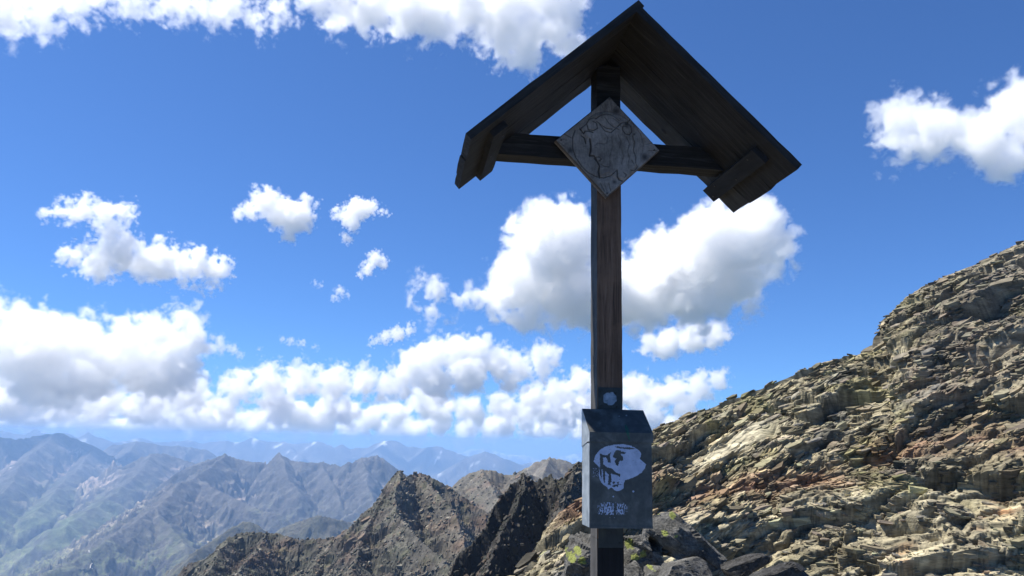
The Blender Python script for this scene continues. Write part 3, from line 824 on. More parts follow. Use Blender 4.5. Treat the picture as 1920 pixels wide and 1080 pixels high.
# the roof: three planks each side, running from ridge to eave
NX, NZ, AL, AR, LL, LR, WD, ND = 0.062, 1.63, R(42.604), R(43.486), 0.851, 0.872, 0.556, 0.352
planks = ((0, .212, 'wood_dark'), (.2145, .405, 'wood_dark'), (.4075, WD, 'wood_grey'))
TH = .030
for side in (-1, 1):
    an, Ls = (AL, LL) if side < 0 else (AR, LR)
    # frame: x along the fall of the roof, z outward normal
    xa = Vector((side * math.cos(an), 0, -math.sin(an))); za = Vector((side * math.sin(an), 0, math.cos(an))); ya = za.cross(xa)
    Mx = Matrix.Translation((NX, -ND, NZ + H)) @ Matrix((xa, Vector((0, 1, 0)), za)).transposed().to_4x4()
    for k, (y0, y1, mt) in enumerate(planks):
        bm = bmesh.new()
        e0 = -.012 if side < 0 else .002
        rough_box(bm, (e0, y0, -TH), (Ls + random.Random(k + side).uniform(-.004, .004), y1, 0), cuts=(14, 2, 1), jit=.0012, seed=10 + k + side)
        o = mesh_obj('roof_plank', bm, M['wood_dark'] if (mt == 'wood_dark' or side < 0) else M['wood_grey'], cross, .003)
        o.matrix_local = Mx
        if mt == 'wood_grey' and side > 0: o['label'] = 'paler grey plank with a dark knot at the rear of the right roof side'
    # knots in the boards, set into the underside
    if side > 0:
        for (kx, ky, kr) in ((.40, .480, .011), (.52, .30, .009), (.68, .11, .008)):
            bm = bmesh.new(); bmesh.ops.create_uvsphere(bm, u_segments=14, v_segments=8, radius=kr)
            for v in bm.verts: v.co = Vector((v.co.x * 1.5, v.co.y * 1.0, v.co.z * .25))
            o = mesh_obj('knot', bm, M['wood_dark'], cross, 0, smooth=True); o.matrix_local = Mx @ Matrix.Translation((kx, ky, -TH))
    # batten nailed across the planks near the eave
    bm = bmesh.new()
    rough_box(bm, (Ls - .168, .075, -TH - .026), (Ls - .098, WD + .008, -TH - .0005), cuts=(1, 8, 1), jit=.0012, seed=30 + side)
    o = mesh_obj('roof_batten', bm, M['wood_batten'], cross, .003); o.matrix_local = Mx

    for (kx, ky) in ((-.151, .14), (-.116, .30), (-.150, .46), (-.118, .53)):
        bm2 = bmesh.new(); bmesh.ops.create_cone(bm2, cap_ends=True, segments=8, radius1=.0038, radius2=.003, depth=.003)
        nl = mesh_obj('nail', bm2, M['plate_'], o, 0); nl.location = (Ls + kx, ky, -TH - .0272)
# crossbeam, its ends cut to the slope of the roof
bm = bmesh.new()
zb, zt = 1.127 + H, 1.220 + H
def roof_x(z, side):
    an = AL if side < 0 else AR
    return NX + side * ((NZ + H - z) / math.tan(an) - (TH + .002) / math.sin(an))
nseg = 12; rg = random.Random(3); rows = []
for i in range(nseg + 1):
    f_ = i / nseg; ring = []
    for (y, z) in ((.006, zb), (.092, zb), (.092, zt), (.006, zt)):
        x = roof_x(z, -1) * (1 - f_) + roof_x(z, 1) * f_
        ring.append(bm.verts.new((x, y + rg.uniform(-.001, .001), z + rg.uniform(-.0015, .0015))))
    rows.append(ring)
for a, b in zip(rows[:-1], rows[1:]):
    for j in range(4): bm.faces.new((a[j], a[(j + 1) % 4], b[(j + 1) % 4], b[j]))
bm.faces.new(rows[0]); bm.faces.new(rows[-1])
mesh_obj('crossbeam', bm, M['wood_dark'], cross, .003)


# ---- carved plaque: a square board set on its corner, a bearded head in a circle cut into it
def plaque():
    yP = -.034
    cs = [loc(1143, 181, yP), loc(1238, 281, yP), loc(1138, 370, yP), loc(1042, 262, yP)]   # top right bottom left
    zc = [(531, 45), (1022, 575), (505, 1035), (8, 490)]
    A = np.array([[x, y, 1] for x, y in zc]); Bx = np.linalg.lstsq(A, np.array(cs), rcond=None)[0]
    def mp(x, y): return np.array([x, y, 1.0]) @ Bx
    strokes = [  # (depth mm, half width mm, points) in the plaque's own drawing units
        (2.0, 1.3, [(195, 390), (172, 460), (172, 560), (200, 650), (260, 740), (320, 800), (400, 840), (470, 852), (540, 830), (600, 775)]),
        (1.2, 1.0, [(330, 265), (400, 215), (480, 196), (560, 205), (640, 235), (720, 285), (790, 345), (840, 430), (858, 520), (850, 600)]),
        (3.2, 2.2, [(335, 475), (345, 540), (345, 590), (335, 640), (375, 640), (400, 675)]),
        (3.0, 2.4, [(385, 665), (410, 700), (430, 740), (420, 790), (432, 850)]),
        (1.8, 1.3, [(390, 655), (425, 650), (448, 672), (430, 685)]), (1.6, 1.2, [(405, 690), (440, 690)]),
        (2.6, 1.8, [(255, 445), (285, 465), (298, 520)]), (2.4, 1.8, [(240, 375), (275, 425), (290, 400), (330, 400), (365, 412)]),
        (2.0, 1.5, [(245, 375), (300, 330), (330, 280), (370, 268), (400, 270)]), (2.0, 1.5, [(305, 330), (320, 385), (370, 392), (410, 370), (400, 320), (365, 300)]),
        (1.8, 1.4, [(390, 280), (440, 240), (500, 225), (560, 240), (620, 290)]), (1.8, 1.4, [(430, 330), (480, 395), (540, 410), (590, 365), (640, 315), (700, 300), (735, 340), (745, 400), (720, 430), (680, 420), (650, 380), (660, 340), (700, 350)]),
        (1.8, 1.4, [(400, 300), (450, 340), (500, 370), (550, 375)]), (1.6, 1.3, [(480, 260), (520, 320), (560, 350), (620, 380)]), (1.6, 1.2, [(560, 270), (610, 300), (640, 350)]),
        (1.2, 1.1, [(490, 430), (510, 470), (500, 515), (460, 525), (440, 515)]), (1.1, 1.0, [(390, 535), (410, 515), (440, 520)]), (1.0, 1.0, [(385, 560), (405, 555)]),
        (1.0, 1.1, [(545, 450), (560, 540), (530, 640), (530, 740)]), (1.2, 1.2, [(610, 430), (640, 500), (625, 560)]), (1.2, 1.2, [(690, 450), (720, 520), (700, 590), (720, 660), (700, 730)]),
        (1.6, 1.5, [(750, 440), (775, 500), (760, 580), (785, 640), (780, 700), (800, 740), (770, 780), (730, 775)]), (1.2, 1.2, [(740, 680), (760, 710)]),
        (2.4, 2.0, [(600, 785), (600, 840), (620, 870), (650, 880)]), (1.5, 1.5, [(660, 800), (690, 820), (670, 850)]), (1.4, 1.3, [(440, 720), (480, 745), (525, 745)]),
        (1.1, 1.2, [(470, 850), (500, 845)]), (1.0, 1.2, [(640, 560), (660, 640), (640, 720)]),
        (1.3, 1.2, [(440, 120), (465, 160)]), (1.2, 1.0, [(540, 100), (550, 180)]), (1.2, 1.0, [(610, 130), (570, 180)]), (1.0, 1.0, [(480, 110), (500, 170)]),
        (1.6, 1.1, [(90, 430), (160, 465)]), (1.2, 1.0, [(30, 500), (110, 560)]), (1.0, 1.0, [(40, 470), (120, 490)]), (1.2, 1.0, [(880, 520), (960, 500)]), (1.2, 1.0, [(910, 580), (1000, 580)]),
        (1.2, 1.0, [(900, 620), (950, 650)]), (1.4, 1.3, [(440, 900), (480, 980)]), (1.4, 1.3, [(520, 900), (540, 980)]), (1.0, 1.0, [(480, 900), (505, 990)])]
    n = 230
    s = np.linspace(0, 1, n)
    U, Vv = np.meshgrid(s, s)
    T_, R_, B_, L_ = [np.array(mp(*q)) for q in zc]
    Pxy = (T_[None, None] * ((1 - U) * (1 - Vv))[..., None] + R_[None, None] * (U * (1 - Vv))[..., None] + L_[None, None] * ((1 - U) * Vv)[..., None] + B_[None, None] * (U * Vv)[..., None])
    hgt = np.zeros(U.shape)
    for (dp, hw, pts) in strokes:
        q = np.array([mp(*p) for p in pts])
        for a, b in zip(q[:-1], q[1:]):
            ab = b - a; t = np.clip(((Pxy - a) @ ab) / (ab @ ab), 0, 1); d = np.linalg.norm(Pxy - (a + t[..., None] * ab), axis=2)
            hgt = np.minimum(hgt, -dp * .0016 * np.exp(-(d / (hw * .00125)) ** 2))
    # the head stands up from the ground of the circle
    def inside(poly):
        q = np.array([mp(*p) for p in poly]); c = np.zeros(U.shape, bool); j = len(q) - 1
        for i in range(len(q)):
            c ^= ((q[i, 1] > Pxy[..., 1]) != (q[j, 1] > Pxy[..., 1])) & (Pxy[..., 0] < (q[j, 0] - q[i, 0]) * (Pxy[..., 1] - q[i, 1]) / (q[j, 1] - q[i, 1] + 1e-12) + q[i, 0]); j = i
        return c.astype(float)
    head = inside([(300, 300), (400, 230), (500, 215), (640, 280), (740, 350), (760, 450), (760, 600), (790, 700), (760, 780), (690, 850), (600, 860), (520, 800), (435, 840), (420, 760), (385, 660), (340, 640), (345, 560), (330, 470), (260, 420), (250, 380)])
    for _ in range(10):
        head[1:-1, 1:-1] = (head[1:-1, 1:-1] * 2 + head[:-2, 1:-1] + head[2:, 1:-1] + head[1:-1, :-2] + head[1:-1, 2:]) / 6
    hgt += head * .0035
    X = Pxy[..., 0] / .01; Zz = Pxy[..., 1] / .01
    hgt += .0006 * fbm(X * .6, Zz * .6, 4, 9) + .0003 * perlin(X * 2.5, Zz * 2.5, 3)
    rim = np.minimum(np.minimum(U, 1 - U), np.minimum(Vv, 1 - Vv)); hgt -= .004 * np.exp(-(rim / .008) ** 2)
    hgt += .0012 * perlin(U * 9, Vv * 9, 5) * np.exp(-(rim / .03) ** 2)
    # the split in the upper right edge
    q = [mp(745, 258), mp(690, 318)]
    ab = q[1] - q[0]; t = ((Pxy - q[0]) @ ab) / (ab @ ab); dline = np.abs((Pxy[..., 0] - q[0][0]) * ab[1] - (Pxy[..., 1] - q[0][1]) * ab[0]) / np.linalg.norm(ab)
    split = (dline < .0011) & (t < 1) & (t > -.3)
    me = bpy.data.meshes.new('carved_plaque'); nv = n * n
    fr = np.stack([Pxy[..., 0], np.full(U.shape, yP) - hgt, Pxy[..., 1] + H], -1).reshape(-1, 3)
    bk = np.stack([Pxy[..., 0], np.full(U.shape, yP + .028), Pxy[..., 1] + H], -1).reshape(-1, 3)
    idx = np.arange(nv).reshape(n, n); faces = []
    keep = ~(split[:-1, :-1] | split[1:, 1:])
    fq = np.stack([idx[:-1, :-1], idx[1:, :-1], idx[1:, 1:], idx[:-1, 1:]], -1)[keep]
    faces = fq.tolist()
    # back and rim only as coarse strips
    def strip(line):
        for a, b in zip(line[:-1], line[1:]): faces.append([int(a), int(b), int(b) + nv, int(a) + nv])
    strip(idx[0, :]); strip(idx[:, -1]); strip(idx[-1, ::-1]); strip(idx[::-1, 0])
    faces.append([int(idx[0, 0]) + nv, int(idx[0, -1]) + nv, int(idx[-1, -1]) + nv, int(idx[-1, 0]) + nv])
    me.from_pydata(np.concatenate([fr, bk]).tolist(), [], faces); me.update()
    k = NT('carved_plaque_wood')
    v = k.coords((1, 1, 1)); n1 = k.noise(v, 12, 6, .6, .5); n2 = k.noise(k.coords((260, 10, 30), (0, R(45), 0)), 1, 4, .6, 1)
    n3 = k.noise(v, 90, 3, .6)
    c = k.ramp(n1, [(.3, (.16, .13, .108)), (.5, (.27, .228, .195)), (.72, (.36, .315, .28))])
    c = k.mix(.45, c, k.ramp(n2, [(.3, (.4, .4, .4)), (.7, (1.25, 1.25, 1.25))]), 'MULTIPLY')
    c = k.mix(.4, c, k.ramp(n3, [(.3, (.5, .5, .5)), (.7, (1.3, 1.3, 1.3))]), 'MULTIPLY')
    a = k.n('ShaderNodeAttribute', attribute_name='grime'); c = k.mix(a.outputs['Fac'], c, (.008, .007, .007))
    k.l(c, k.b.inputs['Base Color']); k.b.inputs['Roughness'].default_value = .75; k.bump(n2, .5, .0015)
    me.materials.append(k.m)
    # old stain left in the cuts and rubbed into a few spots
    gr = np.clip(-(hgt - head * .0035) / .0028, 0, 1) * .72
    for (gx, gy, gr_) in ((590, 195, 40), (530, 68, 16), (575, 890, 22), (150, 590, 35), (870, 645, 38), (690, 330, 26), (770, 420, 12)):
        pc = mp(gx, gy); gr = np.maximum(gr, .8 * np.exp(-(np.linalg.norm(Pxy - pc, axis=2) / (gr_ * .00042)) ** 2))
    at_ = me.attributes.new('grime', 'FLOAT', 'POINT'); at_.data.foreach_set('value', np.concatenate([gr.ravel(), gr.ravel() * 0]).astype(np.float32))
    o = bpy.data.objects.new('carved_plaque', me); COL.objects.link(o); o.parent = cross
    o['label'] = 'diamond-set wooden plaque carved with a bearded head in profile wearing thorns'
    for (nx_, ny_) in ((531, 72), (965, 575), (505, 1000), (62, 490)):
        pc = mp(nx_, ny_); bm = bmesh.new(); bmesh.ops.create_cone(bm, cap_ends=True, segments=10, radius1=.0045, radius2=.0035, depth=.004)
        nl = mesh_obj('screw_head', bm, M['plate_'], o, 0); nl.location = (pc[0], yP - .001, pc[1] + H); nl.rotation_euler = (R(90), 0, 0)
    # spacer block between plaque and post
    bm = bmesh.new(); x0, z0 = loc(1140, 300, 0); rough_box(bm, (.02, -.0055, z0 - .06 + H), (.08, -.0005, z0 + .06 + H), cuts=(1, 1, 1), jit=0)
    mesh_obj('plaque_spacer', bm, M['wood_dark'], cross, 0)


plaque()


# ------------------------------------------------------------------ the metal box on the post
def metal_mat(name, base, var, spec=.4, rough=.55):
    k = NT(name); v = k.coords((1, 1, 1))
    n1 = k.noise(v, 14, 6, .6, .6); n2 = k.noise(v, 70, 4, .65); n3 = k.noise(k.coords((30, 30, 6)), 1, 4, .6)
    c = k.ramp(n1, [(.3, tuple(q * .65 for q in base)), (.52, base), (.75, var)])
    c = k.mix(.4, c, k.ramp(n2, [(.3, (.6, .6, .6)), (.7, (1.3, 1.3, 1.3))]), 'MULTIPLY')
    c = k.mix(k.ramp(n3, [(.55, (0, 0, 0)), (.8, (.35, .35, .35))]), c, var)
    k.l(c, k.b.inputs['Base Color']); k.b.inputs['Metallic'].default_value = .35
    k.b.inputs['Specular IOR Level'].default_value = spec
    rr = k.ramp(n1, [(.3, (rough - .12,) * 3), (.7, (rough + .15,) * 3)]); k.l(rr, k.b.inputs['Roughness'])
    k.bump(n2, .15, .001)
    return k.m


def flat_mat(name, base, var, rough=.6):
    k = NT(name); n = k.noise(k.coords((1, 1, 1)), 40, 6, .65); k.l(k.ramp(n, [(.3, base), (.7, var)]), k.b.inputs['Base Color'])
    k.b.inputs['Roughness'].default_value = rough; return k.m


M['box'] = metal_mat('dull_zinc_sheet', (.080, .080, .073), (.17, .17, .155))
M['box_lit_side'] = metal_mat('lit_side_zinc_sheet', (.30, .33, .34), (.42, .45, .46))  # paler copy of the zinc: sunlight painted on the left-hand faces
M['plate'] = metal_mat('brown_grey_steel_plate', (.034, .036, .034), (.075, .075, .066))
M['sticker'] = flat_mat('worn_white_sticker', (.34, .38, .50), (.50, .54, .66))
M['screw'] = metal_mat('pale_screw_steel', (.35, .35, .35), (.5, .5, .5), rough=.4)
M['silver'] = flat_mat('scratched_silver_sticker', (.10, .13, .16), (.36, .40, .46), .45)
M['green'] = flat_mat('green_paint_dribble', (.02, .07, .045), (.05, .14, .09))
box = empty('summit_book_box'); box.matrix_world = cross.matrix_world
box.location = cross.location; box.rotation_euler = cross.rotation_euler
tag(box, 'dark zinc summit book box with sloping lid and worn white stickers on the post', 'metal box')
YF = -.125; YB = -.010
xl, zb_ = loc(1106, 990, YF); xr, _ = loc(1224, 990, YF)
_, zlid = loc(1160, 829, YF - .005); _, zfold = loc(1165, 811, YF - .006); _, ztop = loc(1150, 769, YB - .005)
bm = bmesh.new(); rough_box(bm, (xl, YF, zb_ + H), (xr, YB, zfold + H - .004), cuts=(1, 1, 1), jit=0)
body = mesh_obj('box_body', bm, M['box'], box, .003, 2)
bm = bmesh.new(); rough_box(bm, (xl - .0016, YF + .003, zb_ + H + .002), (xl - .0002, YB - .003, zlid + H - .006), cuts=(1, 1, 1), jit=0)  # thin sheet added to carry the painted light on the left side
mesh_obj('lit_side_panel', bm, M['box_lit_side'], box, 0)['label'] = 'left side sheet of the box, painted paler as if sunlit'
# folded seam along the bottom and the right edge
bm = bmesh.new(); rough_box(bm, (xl - .001, YF - .0022, zb_ + H - .001), (xr + .001, YF + .001, zb_ + H + .006), cuts=(1, 1, 1), jit=0); mesh_obj('bottom_seam', bm, M['box'], box, .0008)
# lid: sloping sheet with a turned-down front flange and side cheeks
ll = xl - .0035; lr = xr + .0045; yf = YF - .006
bm = bmesh.new()
prof = [(YB, ztop), (YB, zlid - .02), (YF + .02, zlid - .0), (YF - .0035, zlid), (yf, zlid), (yf, zfold), (YB - .006, ztop + .0025)]
A_ = [bm.verts.new((ll, y, z + H)) for y, z in prof]; B_ = [bm.verts.new((lr, y, z + H)) for y, z in prof]
for i in range(len(prof)):
    j = (i + 1) % len(prof); bm.faces.new((A_[i], A_[j], B_[j], B_[i]))
bm.faces.new(A_[::-1]); bm.faces.new(B_)
lid = mesh_obj('box_lid', bm, M['box'], box, .002, 2)
lid.data.materials.append(M['box_lit_side'])
for p_ in lid.data.polygons:
    if p_.normal.x < -.7: p_.material_index = 1  # left cheek of the lid painted paler as if sunlit
# mounting plate behind the box, with its bolts
x0, zt_ = loc(1119, 726, 0); x1, zb2 = loc(1172, 1027, 0)
bm = bmesh.new(); rough_box(bm, (.004, -.0045, zb2 + H), (.097, -.0008, zt_ + H), cuts=(1, 1, 1), jit=0)
post.data.materials.append(M['wood_lit_side']); post.data.materials.append(M['wood_dark'])
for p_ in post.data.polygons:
    if p_.normal.x < -.6: p_.material_index = 1  # left face of the post painted paler as if lit
    if p_.center.z > 1.09 + H: p_.material_index = 2   # post head above the plaque: roof shade painted in as dark wood
plate = mesh_obj('mounting_plate', bm, M['plate'], box, .0008)


def disc(name, px, py, y, r, mat, parent, h=.003, seg=14):
    x, z = loc(px, py, y); bm = bmesh.new()
    bmesh.ops.create_cone(bm, cap_ends=True, segments=seg, radius1=r, radius2=r * .8, depth=h)
    o = mesh_obj(name, bm, mat, parent, 0); o.location = (x, y - h / 2 + .0003, z + H); o.rotation_euler = (R(90), 0, 0)
    return o


for (px, py) in ((1127, 733), (1155, 737), (1127, 761), (1157, 763), (1163, 1019)):
    disc('bolt', px, py, -.0045, .0048, M['plate'], plate, .004, 6)
# screws on the sloping sheet
sa = math.atan2(ztop - zfold, (YB - yf))
for (px, py) in ((1161, 781), (1174.5, 779.5)):
    tt = (811 - py) / (811 - 769); y = yf + (YB - .006 - yf) * tt - .001
    x, z = loc(px, py, y); bm = bmesh.new(); bmesh.ops.create_cone(bm, cap_ends=True, segments=16, radius1=.0042, radius2=.0028, depth=.003)
    o = mesh_obj('screw', bm, M['screw'], lid, 0); o.location = (x, y, z + H); o.rotation_euler = (R(90) - sa + R(0), 0, 0)


def decal(name, mask_fn, bounds, y, mat, parent, res=.5, lift=.0006, plane=None):
    """thin flake of sticker or paint: every cell of a fine grid that the print still covers"""
    (ax, ay, bx, by) = bounds
    nx = int((bx - ax) / res); ny = int((by - ay) / res)
    gx = np.linspace(ax, bx, nx + 1); gy = np.linspace(ay, by, ny + 1)
    CX, CY = np.meshgrid((gx[:-1] + gx[1:]) / 2, (gy[:-1] + gy[1:]) / 2)
    m = mask_fn(CX, CY)
    used = {}; vs_ = []; fs = []
    def vid(i, j):
        if (i, j) not in used:
            if plane is None: yy = y - lift; x, z = loc(gx[i], gy[j], yy)
            else: yy = plane(gy[j]) - lift; x, z = loc(gx[i], gy[j], yy)
            used[i, j] = len(vs_); vs_.append((x, yy, z + H))
        return used[i, j]
    for j in range(ny):
        for i in range(nx):
            if m[j, i]: fs.append((vid(i, j), vid(i + 1, j), vid(i + 1, j + 1), vid(i, j + 1)))
    me = bpy.data.meshes.new(name); me.from_pydata(vs_, [], fs); me.update(); me.materials.append(mat)
    o = bpy.data.objects.new(name, me); COL.objects.link(o); o.parent = parent
    sol = o.modifiers.new('thickness', 'SOLIDIFY'); sol.thickness = .0003; sol.offset = 0
    return o


def zp(pts): return [(1090 + x / 4.32, 830 + y / 4.32) for x, y in pts]


def inpoly(X, Y, q):
    c = np.zeros(X.shape, bool); j = len(q) - 1
    for i in range(len(q)):
        c ^= ((q[i][1] > Y) != (q[j][1] > Y)) & (X < (q[j][0] - q[i][0]) * (Y - q[i][1]) / (q[j][1] - q[i][1] + 1e-12) + q[i][0]); j = i
    return c


def st_mask(X, Y):
    Xn = X + .8 * perlin(X / 3, Y / 3, 1); Yn = Y + .8 * perlin(X / 3, Y / 3, 2)
    m = inpoly(Xn, Yn, zp([(100, 150), (115, 100), (150, 60), (200, 30), (270, 15), (340, 12), (400, 25), (440, 45), (478, 75), (484, 100), (474, 130), (500, 155), (524, 175),
                           (515, 205), (490, 240), (450, 268), (400, 290), (355, 303), (345, 325), (340, 375), (300, 393), (265, 385), (245, 360), (222, 378), (200, 352), (178, 340), (150, 300), (140, 255), (150, 200), (125, 182)]))
    X4 = (X - 1090) * 4.32; Y4 = (Y - 830) * 4.32
    for poly in ([(150, 88), (180, 100), (210, 100), (240, 75), (232, 110), (240, 160), (215, 165), (205, 120), (175, 120), (180, 175), (210, 200), (240, 205), (285, 245), (318, 255), (312, 278), (285, 262), (240, 250),
                  (245, 300), (235, 345), (215, 340), (222, 260), (195, 230), (190, 330), (178, 310), (172, 220), (152, 200)],
                 [(255, 105), (275, 65), (300, 58), (330, 72), (365, 78), (350, 92), (318, 92), (340, 120), (338, 145), (305, 150), (300, 190), (280, 180), (270, 150), (285, 130), (262, 125)],
                 [(272, 28), (330, 36), (400, 38), (440, 50), (400, 55), (330, 50), (285, 42)],
                 [(150, 200), (165, 200), (165, 290), (150, 260)], [(255, 318), (272, 312), (268, 330), (250, 338)], [(285, 322), (305, 316), (305, 330), (290, 334)], [(245, 350), (300, 335), (340, 340), (300, 345), (262, 362)],
                 [(286, 348), (298, 346), (298, 358), (286, 358)]):
        m &= ~inpoly(X4 + 5 * perlin(X / 2, Y / 2, 5), Y4 + 5 * perlin(X / 2, Y / 2, 6), poly)
    sc_ = fbm(X / 5, Y / 1.3, 4, 9)
    m &= ~((sc_ > .42) & (X4 > 330) & (Y4 < 190)); m &= ~((sc_ > .40) & (X4 < 330))
    m |= (fbm(X / 1.6, Y / 2.5, 3, 12) > .28) & (X4 > 92) & (X4 < 150) & (Y4 > 200) & (Y4 < 280)
    return m


def rs_mask(X, Y):
    X4 = (X - 1090) * 4.32; Y4 = (Y - 830) * 4.32
    n = fbm(X / 2.2, Y / 5, 4, 21)
    e = np.exp(-((X4 - 250) / 120) ** 4 - ((Y4 - 545) / 62) ** 4)
    w = np.clip(.5 + .5 * np.sin(X4 / 21), 0, 1)
    m = (n > .36 - .42 * e + .15 * w * (Y4 > 580)) & (e > .35) & ~((Y4 > 585) & (Y4 < 605))
    m &= ~((X4 > 262) & (X4 < 285) & (n < .3)); return m


decal('sticker', st_mask, (1108, 830, 1214, 924), YF, M['sticker'], body)['label'] = 'large worn white round sticker with flaked dark patches'
decal('sticker_residue', rs_mask, (1118, 940, 1182, 980), YF, M['sticker'], body, .45)['label'] = 'scraped white remains of a torn sticker'
for fx_, fy_, fr_ in ((1187.5, 921.5, 1.9), (1150, 931, 1.3)): decal('paint_fleck', lambda X, Y: (np.hypot(X - fx_, Y - fy_) < fr_), (fx_ - 3, fy_ - 3, fx_ + 3, fy_ + 3), YF, M['sticker'], body, .5)
decal('silver_sticker', lambda X, Y: (np.hypot(X - 1143.5, (Y - 747.5) * 1.1) < 12.8 + 2.2 * perlin(X / 6, Y / 6, 8)) & (Y < 759.5) & (fbm(X / 3, Y / 3, 3, 4) < .42), (1128, 732, 1160, 764), -.0045, M['silver'], plate, .6)
lidy = lambda py: yf + (YB - .006 - yf) * (811 - py) / 42. if py < 811 else yf
decal('paint_dribble', lambda X, Y: (np.abs(X - (1173 + (Y - 795) * .24)) < np.clip(3.4 - np.abs(Y - 806) * .14, .6, 3.2)) & (fbm(X / 2, Y / 5, 3, 2) < .25), (1166, 790, 1186, 827), YF, M['green'], lid, .5, .0012, plane=lidy)
decal('scuff_mark', lambda X, Y: fbm(X / 5, Y / 3, 4, 31) > .22, (1138, 777, 1176, 806), YF, metal_mat('pale_zinc_scuff', (.07, .09, .10), (.12, .15, .16)), lid, .6, .0008, plane=lidy)

# ------------------------------------------------------------------ haze
def haze():
    bm = bmesh.new(); bmesh.ops.create_cube(bm, size=1)
    x0, x1, y0, y1, z0, z1 = -45000, 45000, -6000, 42000, -1500, 90
    for v in bm.verts: v.co = Vector((x0 if v.co.x < 0 else x1, y0 if v.co.y < 0 else y1, z0 if v.co.z < 0 else z1))
    me = bpy.data.meshes.new('haze'); bm.to_mesh(me); bm.free()
    m = bpy.data.materials.new('haze_air'); m.use_nodes = True; n = m.node_tree; n.nodes.clear()
    o_ = n.nodes.new('ShaderNodeOutputMaterial'); v = n.nodes.new('ShaderNodeVolumePrincipled')
    v.inputs['Color'].default_value = (.38, .62, 1.0, 1); v.inputs['Density'].default_value = 7.5e-5; v.inputs['Anisotropy'].default_value = .1
    n.links.new(v.outputs[0], o_.inputs['Volume']); me.materials.append(m)
    o = bpy.data.objects.new('haze', me); COL.objects.link(o); tag(o, kind='stuff')


haze()

# ------------------------------------------------------------------ clouds
cm = bpy.data.materials.new('cloud_vapour'); cm.use_nodes = True; _n = cm.node_tree; _n.nodes.clear()
_o = _n.nodes.new('ShaderNodeOutputMaterial'); _v = _n.nodes.new('ShaderNodeVolumePrincipled')
_v.inputs['Color'].default_value = (1, 1, 1, 1); _v.inputs['Density'].default_value = 1; _v.inputs['Anisotropy'].default_value = .5
_n.links.new(_v.outputs[0], _o.inputs['Volume'])


VBIAS = .78


